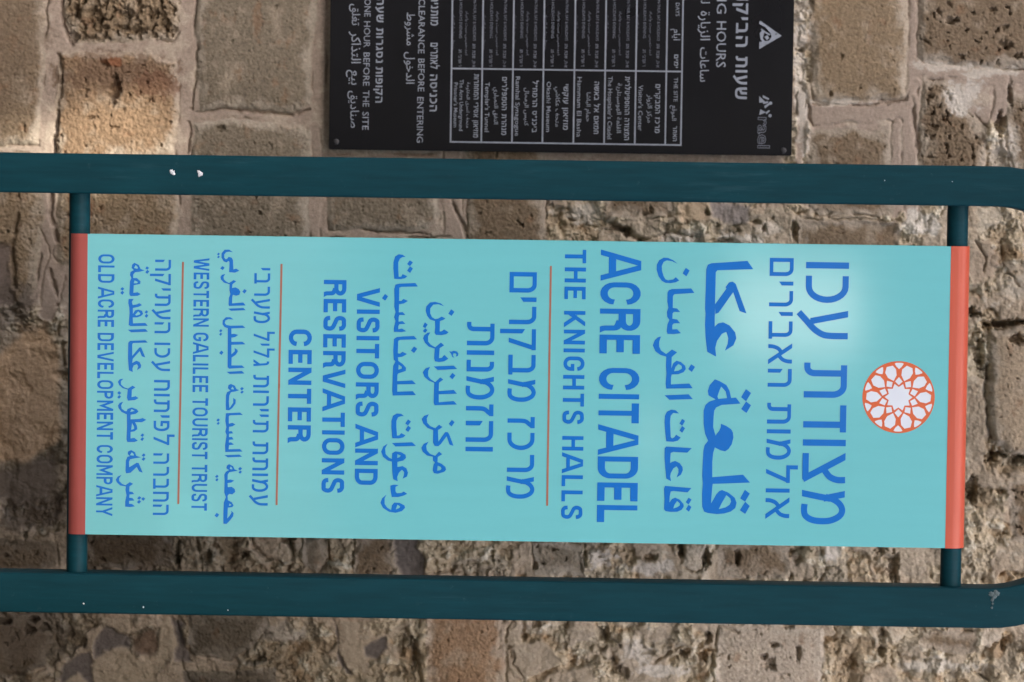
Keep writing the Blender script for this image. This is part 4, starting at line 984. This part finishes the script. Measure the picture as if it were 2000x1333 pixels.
for (x0, y0), (x1, y1) in (((357.5, 512), (348.2, 985)), ((550, 516), (540.2, 987)), ((1076, 520), (1068.6, 988.3))):
    q = [[(x0 - 2, y0), (x0 + 2, y0), (x1 + 2, y1), (x1 - 2, y1)]]
    fill_mesh('divider_line', [q], M['rust'], pn, PANEL_F, lambda x, y, Y: at(x, y, Y))
def emblem():
    c = at(1755, 776.2, PANEL_F); R = .0703
    V_, F_, fm = [], [], []
    def add(polys, y, mi):
        for p in polys:
            i0 = len(V_); V_.extend(Vector((c.x + R * a, y, c.z + R * b)) for a, b in p)
            for t in tessellate_polygon([[Vector((a, b, 0)) for a, b in p]]):
                A, B, Cc = (V_[i0 + j] for j in t); F_.append(tuple(i0 + j for j in (t if (B - A).cross(Cc - A).y < 0 else (t[0], t[2], t[1])))); fm.append(mi)
    add([[(math.cos(k * math.pi / 48), math.sin(k * math.pi / 48)) for k in range(96)]], PANEL_F - .0004, 0)
    def rot(p, a): ca, sa = math.cos(a), math.sin(a); return [(x * ca - y * sa, x * sa + y * ca) for x, y in p]
    white = []
    star = []
    for k in range(10):
        a = math.radians(36 * k); star.append((.285 * math.cos(a), .285 * math.sin(a))); a += math.radians(18); star.append((.385 * math.cos(a), .385 * math.sin(a)))
    white.append(star)
    kite = [(.335, 0), (.435, .105), (.56, 0), (.435, -.105)]
    petal = [(.47, 0), (.60, .125), (.76, .158), (.90, .07), (.885, -.10), (.76, -.158), (.60, -.125)]
    tri = [(.78, 0), (.845, .07), (.93, .125)] + [(.955 * math.cos(a), .955 * math.sin(a)) for a in (.09, 0, -.09)] + [(.93, -.125), (.845, -.07)]
    for k in range(10):
        a = math.radians(36 * k)
        white += [rot(kite, a), rot(tri, a), rot(petal, a + math.radians(18))]
    add(white, PANEL_F - .0006, 1)
    mesh_obj('emblem', V_, F_, [M['orange'], M['white']], pn, fm)
emblem()

# ------------------------------------------------------------------ the black notice board on the wall
BOARD_Y = WALL_Y - 0.034
bw = empty('notice_board', at(1100, 150, BOARD_Y)); 
tag(bw, 'black notice board with pale visiting hours table, fixed to the stone wall', 'notice board')
bz0 = mean(at(640.5, 290, BOARD_Y).z, at(647, 0, BOARD_Y).z); bz1 = mean(at(1545, 306, BOARD_Y).z, at(1552, 0, BOARD_Y).z)
bxr = mean(at(642, 291, BOARD_Y).x, at(1545, 306, BOARD_Y).x); bxl = bxr - .86
def board():
    bm = bmesh.new(); box_bm(bm, (bxl, BOARD_Y, bz0), (bxr, BOARD_Y + .018, bz1))
    bmesh.ops.bevel(bm, geom=[e for e in bm.edges], offset=.0015, segments=2, affect='EDGES')
    b = bm_obj('board', bm, M['board'], bw)
    for px, py in ((1530, 294.5), (656.5, 277.5)):
        c = at(px, py, BOARD_Y); bm = bmesh.new()
        bmesh.ops.create_uvsphere(bm, u_segments=16, v_segments=8, radius=.0065)
        for v in bm.verts: v.co = Vector((c.x + v.co.x, BOARD_Y - .0002 + v.co.y * .35, c.z + v.co.z))
        bm_obj('screw', bm, M['screw'], bw, True)
board()
AR = {}
for ch, code, n in (('ا', 0xFE8D, 2), ('ب', 0xFE8F, 4), ('ت', 0xFE95, 4), ('ة', 0xFE93, 2), ('ج', 0xFE9D, 4), ('ح', 0xFEA1, 4), ('خ', 0xFEA5, 4), ('د', 0xFEA9, 2), ('ذ', 0xFEAB, 2), ('ر', 0xFEAD, 2), ('ز', 0xFEAF, 2), ('س', 0xFEB1, 4), ('ش', 0xFEB5, 4), ('ص', 0xFEB9, 4), ('ط', 0xFEC1, 4), ('ع', 0xFEC9, 4), ('غ', 0xFECD, 4), ('ف', 0xFED1, 4), ('ق', 0xFED5, 4), ('ك', 0xFED9, 4), ('ل', 0xFEDD, 4), ('م', 0xFEE1, 4), ('ن', 0xFEE5, 4), ('ه', 0xFEE9, 4), ('و', 0xFEED, 2), ('ى', 0xFEEF, 2), ('ي', 0xFEF1, 4)): AR[ch] = (code, n)
def shape_ar(s):
    out = []
    for word in s.split(' '):
        r = []; i = 0; prev = False
        while i < len(word):
            ch = word[i]
            if ch == 'ل' and i + 1 < len(word) and word[i + 1] == 'ا':
                r.append(chr(0xFEFC if prev else 0xFEFB)); prev = False; i += 2; continue
            if ch not in AR: r.append(ch); prev = False; i += 1; continue
            code, n = AR[ch]; nxt = n == 4 and i + 1 < len(word) and word[i + 1] in AR
            r.append(chr(code + (3 if prev and nxt else 2 if nxt else 1 if prev else 0))); prev = nxt; i += 1
        out.append(''.join(r)[::-1])
    return ' '.join(out[::-1])
_glyphs = {}
def text_mesh(s, bold):
    key = (s, bold)
    if key not in _glyphs:
        cu = bpy.data.curves.new('lettering', 'FONT'); cu.body = s; cu.resolution_u = 2; cu.offset = bold
        o = bpy.data.objects.new('lettering', cu); COL.objects.link(o); bpy.context.view_layer.update()
        dg = bpy.context.evaluated_depsgraph_get(); me = bpy.data.meshes.new_from_object(o.evaluated_get(dg))
        _glyphs[key] = ([v.co.copy() for v in me.vertices], [tuple(p.vertices) for p in me.polygons])
        bpy.data.meshes.remove(me); bpy.data.objects.remove(o); bpy.data.curves.remove(cu)
    return _glyphs[key]
def print_text(items, name, mat, parent, lift=.0004):
    """items: (text, script, baseline px, left py, right py, letter height px)"""
    V_, F_ = [], []
    for n, (s, script, bx, y0, y1, hpx) in enumerate(items):
        if script == 'h':
            st, wd = layout(hebrew, s, .185, 1, .20)
            o = at(bx, y0, BOARD_Y); e = at(bx, y1, BOARD_Y); fx = (e.x - o.x) / wd; fz = at(bx + hpx, y0, BOARD_Y).z - o.z
            for kk, qs in enumerate(st):
                for q in qs:
                    i0 = len(V_); V_ += [Vector((o.x + a * fx, BOARD_Y - lift - .00003 * (kk % 10), o.z + b * fz)) for a, b in q]
                    A, B, Cc = V_[i0], V_[i0 + 1], V_[i0 + 2]; f = tuple(range(i0, i0 + len(q)))
                    F_.append(f if (B - A).cross(Cc - A).y < 0 else f[::-1])
            continue
        body = s if script == 'e' else s[::-1] if script == 'h' else shape_ar(s)
        vs, fs = text_mesh(body, .006 if script == 'h' else .002 if script == 'e' else .004)
        if not vs: continue
        mn = min(v.x for v in vs); mxx = max(v.x for v in vs)
        o = at(bx, y0, BOARD_Y); e = at(bx, y1, BOARD_Y)
        fx = (e.x - o.x) / (mxx - mn)
        ref = {'e': .70, 'h': .58, 'a': None}[script]
        fz = fx if ref is None else (at(bx + hpx, y0, BOARD_Y).z - o.z) / ref
        if ref is None and hpx: fz = fx * hpx
        i0 = len(V_); slope = (e.z - o.z) / (e.x - o.x) * 0
        for v in vs: V_.append(Vector((o.x + (v.x - mn) * fx, BOARD_Y - lift, o.z + v.y * fz)))
        for f in fs:
            a, b, c = V_[i0 + f[0]], V_[i0 + f[1]], V_[i0 + f[2]]
            F_.append(tuple(i0 + j for j in (f if (b - a).cross(c - a).y < 0 else f[::-1])))
    return mesh_obj(name, V_, F_, mat, parent)
INK = M['ink']
def P1(*it): print_text(it, 'text_line', INK, bw)
P1(('שעות', 'h', 1437, 110, 194, 23), ('הביקור', 'h', 1439, -28, 92, 23))
P1(('HOURS', 'e', 1400, 42, 132, 19), ('VISITING', 'e', 1402, -98, 27, 19))
P1(('ساعات', 'a', 1368, 93, 160, 1.0), ('الزيارة', 'a', 1369, 22, 79, 1.0), ('للمواقع', 'a', 1370, -62, 7, 1.0))
P1(('הכניסה', 'h', 840, 146, 218, 14), ('לאתרים', 'h', 841, 84, 135, 14), ('מותנית', 'h', 842, -8, 50, 14))
P1(('ENTERING', 'e', 815, 190, 279, 12.5), ('BEFORE', 'e', 817, 115, 179, 12.5), ('CLEARANCE', 'e', 818, -2, 105, 12.5))
P1(('الدخول', 'a', 794, 102, 164, 1.0), ('مشروط', 'a', 795, 25, 89, 1.0))
P1(('הקופות', 'h', 734, 131, 201, 13.5), ('נסגרות', 'h', 735, 55, 123, 13.5), ('שעה', 'h', 736, -3, 44, 13.5))
P1(('SITE', 'e', 708, 219, 254, 12.5), ('THE', 'e', 709, 177, 209, 12.5), ('BEFORE', 'e', 710, 103, 168, 12.5), ('HOUR', 'e', 711, 42, 93, 12.5), ('ONE', 'e', 712, -2, 33, 12.5))
P1(('صناديق', 'a', 685, 178, 250, 1.0), ('بيع', 'a', 686, 137, 166, 1.0), ('التذاكر', 'a', 687, 62, 124, 1.0), ('تغلق', 'a', 688, 8, 50, 1.0))
def table():
    rows = [881, 941, 1001, 1060.5, 1121, 1181, 1241, 1300.5, 1331]
    X0, X1, X2 = at(1200, 282, BOARD_Y).x, at(1200, 138.5, BOARD_Y).x, at(1200, -130, BOARD_Y).x
    bm = bmesh.new(); y = BOARD_Y - .0005; hw = .0016
    zz = [at(r, 200, BOARD_Y).z for r in rows]
    def q(xa, xb, za, zb, y): bm.faces.new([bm.verts.new(p) for p in ((xa, y, za), (xb, y, za), (xb, y, zb), (xa, y, zb))])
    for z in zz: q(bxl + .05, X0 + hw, z - hw, z + hw, y)
    for X in (X0, X1, X2, bxl + .05): q(X - hw, X + hw, zz[0] - hw, zz[-1] + hw, y - .0002)
    me = bpy.data.meshes.new('timetable'); bm.to_mesh(me); bm.free(); me.materials.append(INK)
    t = link('timetable', me, bw)
    def R(*it): print_text(it, 'timetable_row', INK, t)
    R(('האתר', 'h', 1314.5, 247, 276, 7.5), ('الموقع', 'a', 1313, 206, 236, 1.0), ('THE SITE', 'e', 1316.5, 152, 199, 7.5), ('ימים', 'h', 1317, 107, 133, 7.5), ('ايام', 'a', 1316, 57, 79, 1.0), ('DAYS', 'e', 1320, 6, 32, 7.5))
    data = [('מרכז המבקרים', 165, 260, 'مركز الزوار', 185, 240, "Visitor's Center", 167, 256), ('המצודה ההוספיטלרית', 150, 274, 'القلعة الهوسبتلرية', 163, 260, "The Hospitaler's Citadel", 150, 272), ('חמאם אל באשה', 160, 262, 'حمام الباشا', 181, 238, 'Hammam El Basha', 151, 268), ('מוזיאון עוקשי', 165, 254, 'متحف عكاشي', 170, 248, "Okashi Museum", 160, 258), ('ביכנ״ס הרמח״ל', 158, 259, 'كنيس الرمحال', 172, 246, 'Ramhal Synagogue', 150, 266), ('מנהרת הטמפלרים', 151, 264, 'النفق التمبلري', 171, 243, "Templar's Tunnel", 161, 258), ('מוזיאון אסירי המחתרות', 145, 269, 'متحف اسرى المقاومة', 161, 250, 'The Acre Underground', 156, 256)]
    for i, (hb, h0, h1, ab, a0, a1, en, e0, e1) in enumerate(data):
        b = rows[7 - i] - 60
        last = i == 6
        R((hb, 'h', b + (45 if last else 40), h0, h1, 9.0), (ab, 'a', b + (31 if last else 25), a0, a1, .85), (en, 'e', b + (17 if last else 7), e0, e1, 8.5 if not last else 7.5), *([("Prisoner's Museum", 'e', b + 6, 162, 249, 7.5)] if last else []))
        print_text([('א-ה, שבת וחג', 'h', b + 42, 86, 132, 5.5), ('SUN-THUR, SAT & HOLIDAYS', 'e', b + 44, -6, 80, 5.5), ('احد-خميس سبت واعياد', 'a', b + 29, 22, 108, .75), ("ו׳ וערבי חג", 'h', b + 15, 97, 130, 5.5), ('FRI & HOLIDAYS EVENING', 'e', b + 17, -14, 75, 5.5), ('جمعة وعشية الاعياد', 'a', b + 3, 28, 97, .75)], 'timetable_row', M['inkdim'], t)
table()
def logos():
    def o3(L): return [(1080 + a / 4.0, b / 4.0) for a, b in L]
    tri = [o3([(1612, 170), (1622, 165), (1787, 282), (1612, 385), (1612, 330), (1690, 318), (1708, 290), (1700, 262), (1660, 214), (1612, 190)])]
    bits = [o3([(1625, 225), (1700, 270), (1690, 280), (1632, 245)]), o3([(1616, 260), (1640, 235), (1652, 248), (1640, 300), (1660, 330), (1645, 340), (1622, 310)]), o3([(1652, 290), (1676, 276), (1690, 300), (1670, 316)])]
    cuts = [o3([(1735, 268), (1750, 262), (1745, 276)]), o3([(1742, 304), (1755, 308), (1744, 316)]), o3([(1705, 326), (1716, 334), (1704, 342)]), o3([(1662, 348), (1676, 356), (1660, 364)])]
    m_ = lambda x, y, Y: at(x, y, Y)
    o = fill_mesh('emblem', [[p] for p in tri + bits], INK, bw, BOARD_Y, m_)
    fill_mesh('emblem_notch', [[p] for p in cuts], M['board'], o, BOARD_Y, m_, base=.0009)
    body = [o3([(1612, 752), (1660, 800), (1612, 805)]), o3([(1620, 855), (1665, 880), (1612, 900)]), o3([(1640, 745), (1690, 772), (1684, 782), (1640, 765)]), o3([(1650, 830), (1690, 805), (1694, 818), (1656, 850)]), o3([(1640, 800), (1680, 792), (1682, 806), (1644, 815)]), o3([(1660, 880), (1690, 860), (1694, 872), (1668, 895)])]
    for cx, cy in ((1700, 808), (1696, 906)): body.append(o3([(cx + 13 * math.cos(k * math.pi / 6), cy + 13 * math.sin(k * math.pi / 6)) for k in range(12)]))
    g = fill_mesh('logo', [[p] for p in body], INK, bw, BOARD_Y, m_)
    # outlined letters: pale letter with a dark, thinner one laid over it
    for bold, mat, lift in ((.026, M['inkdim'], .0005), (-.012, M['board'], .0009)):
        vs, fs = text_mesh('rael', bold); V_, F_ = [], []
        vr, _ = text_mesh('rael', .026); mn = min(v.x for v in vr); mxx = max(v.x for v in vr)
        a = at(1481, 229, BOARD_Y); b = at(1481, 290, BOARD_Y); f = (b.x - a.x) / (mxx - mn); fz = .0265 / .74
        for v in vs: V_.append(Vector((a.x + (v.x - mn) * f, BOARD_Y - lift, a.z + v.y * fz)))
        for q in fs:
            A, B, Cc = V_[q[0]], V_[q[1]], V_[q[2]]; F_.append(q if (B - A).cross(Cc - A).y < 0 else q[::-1])
        mesh_obj('logo_letters', V_, F_, mat, g)
logos()
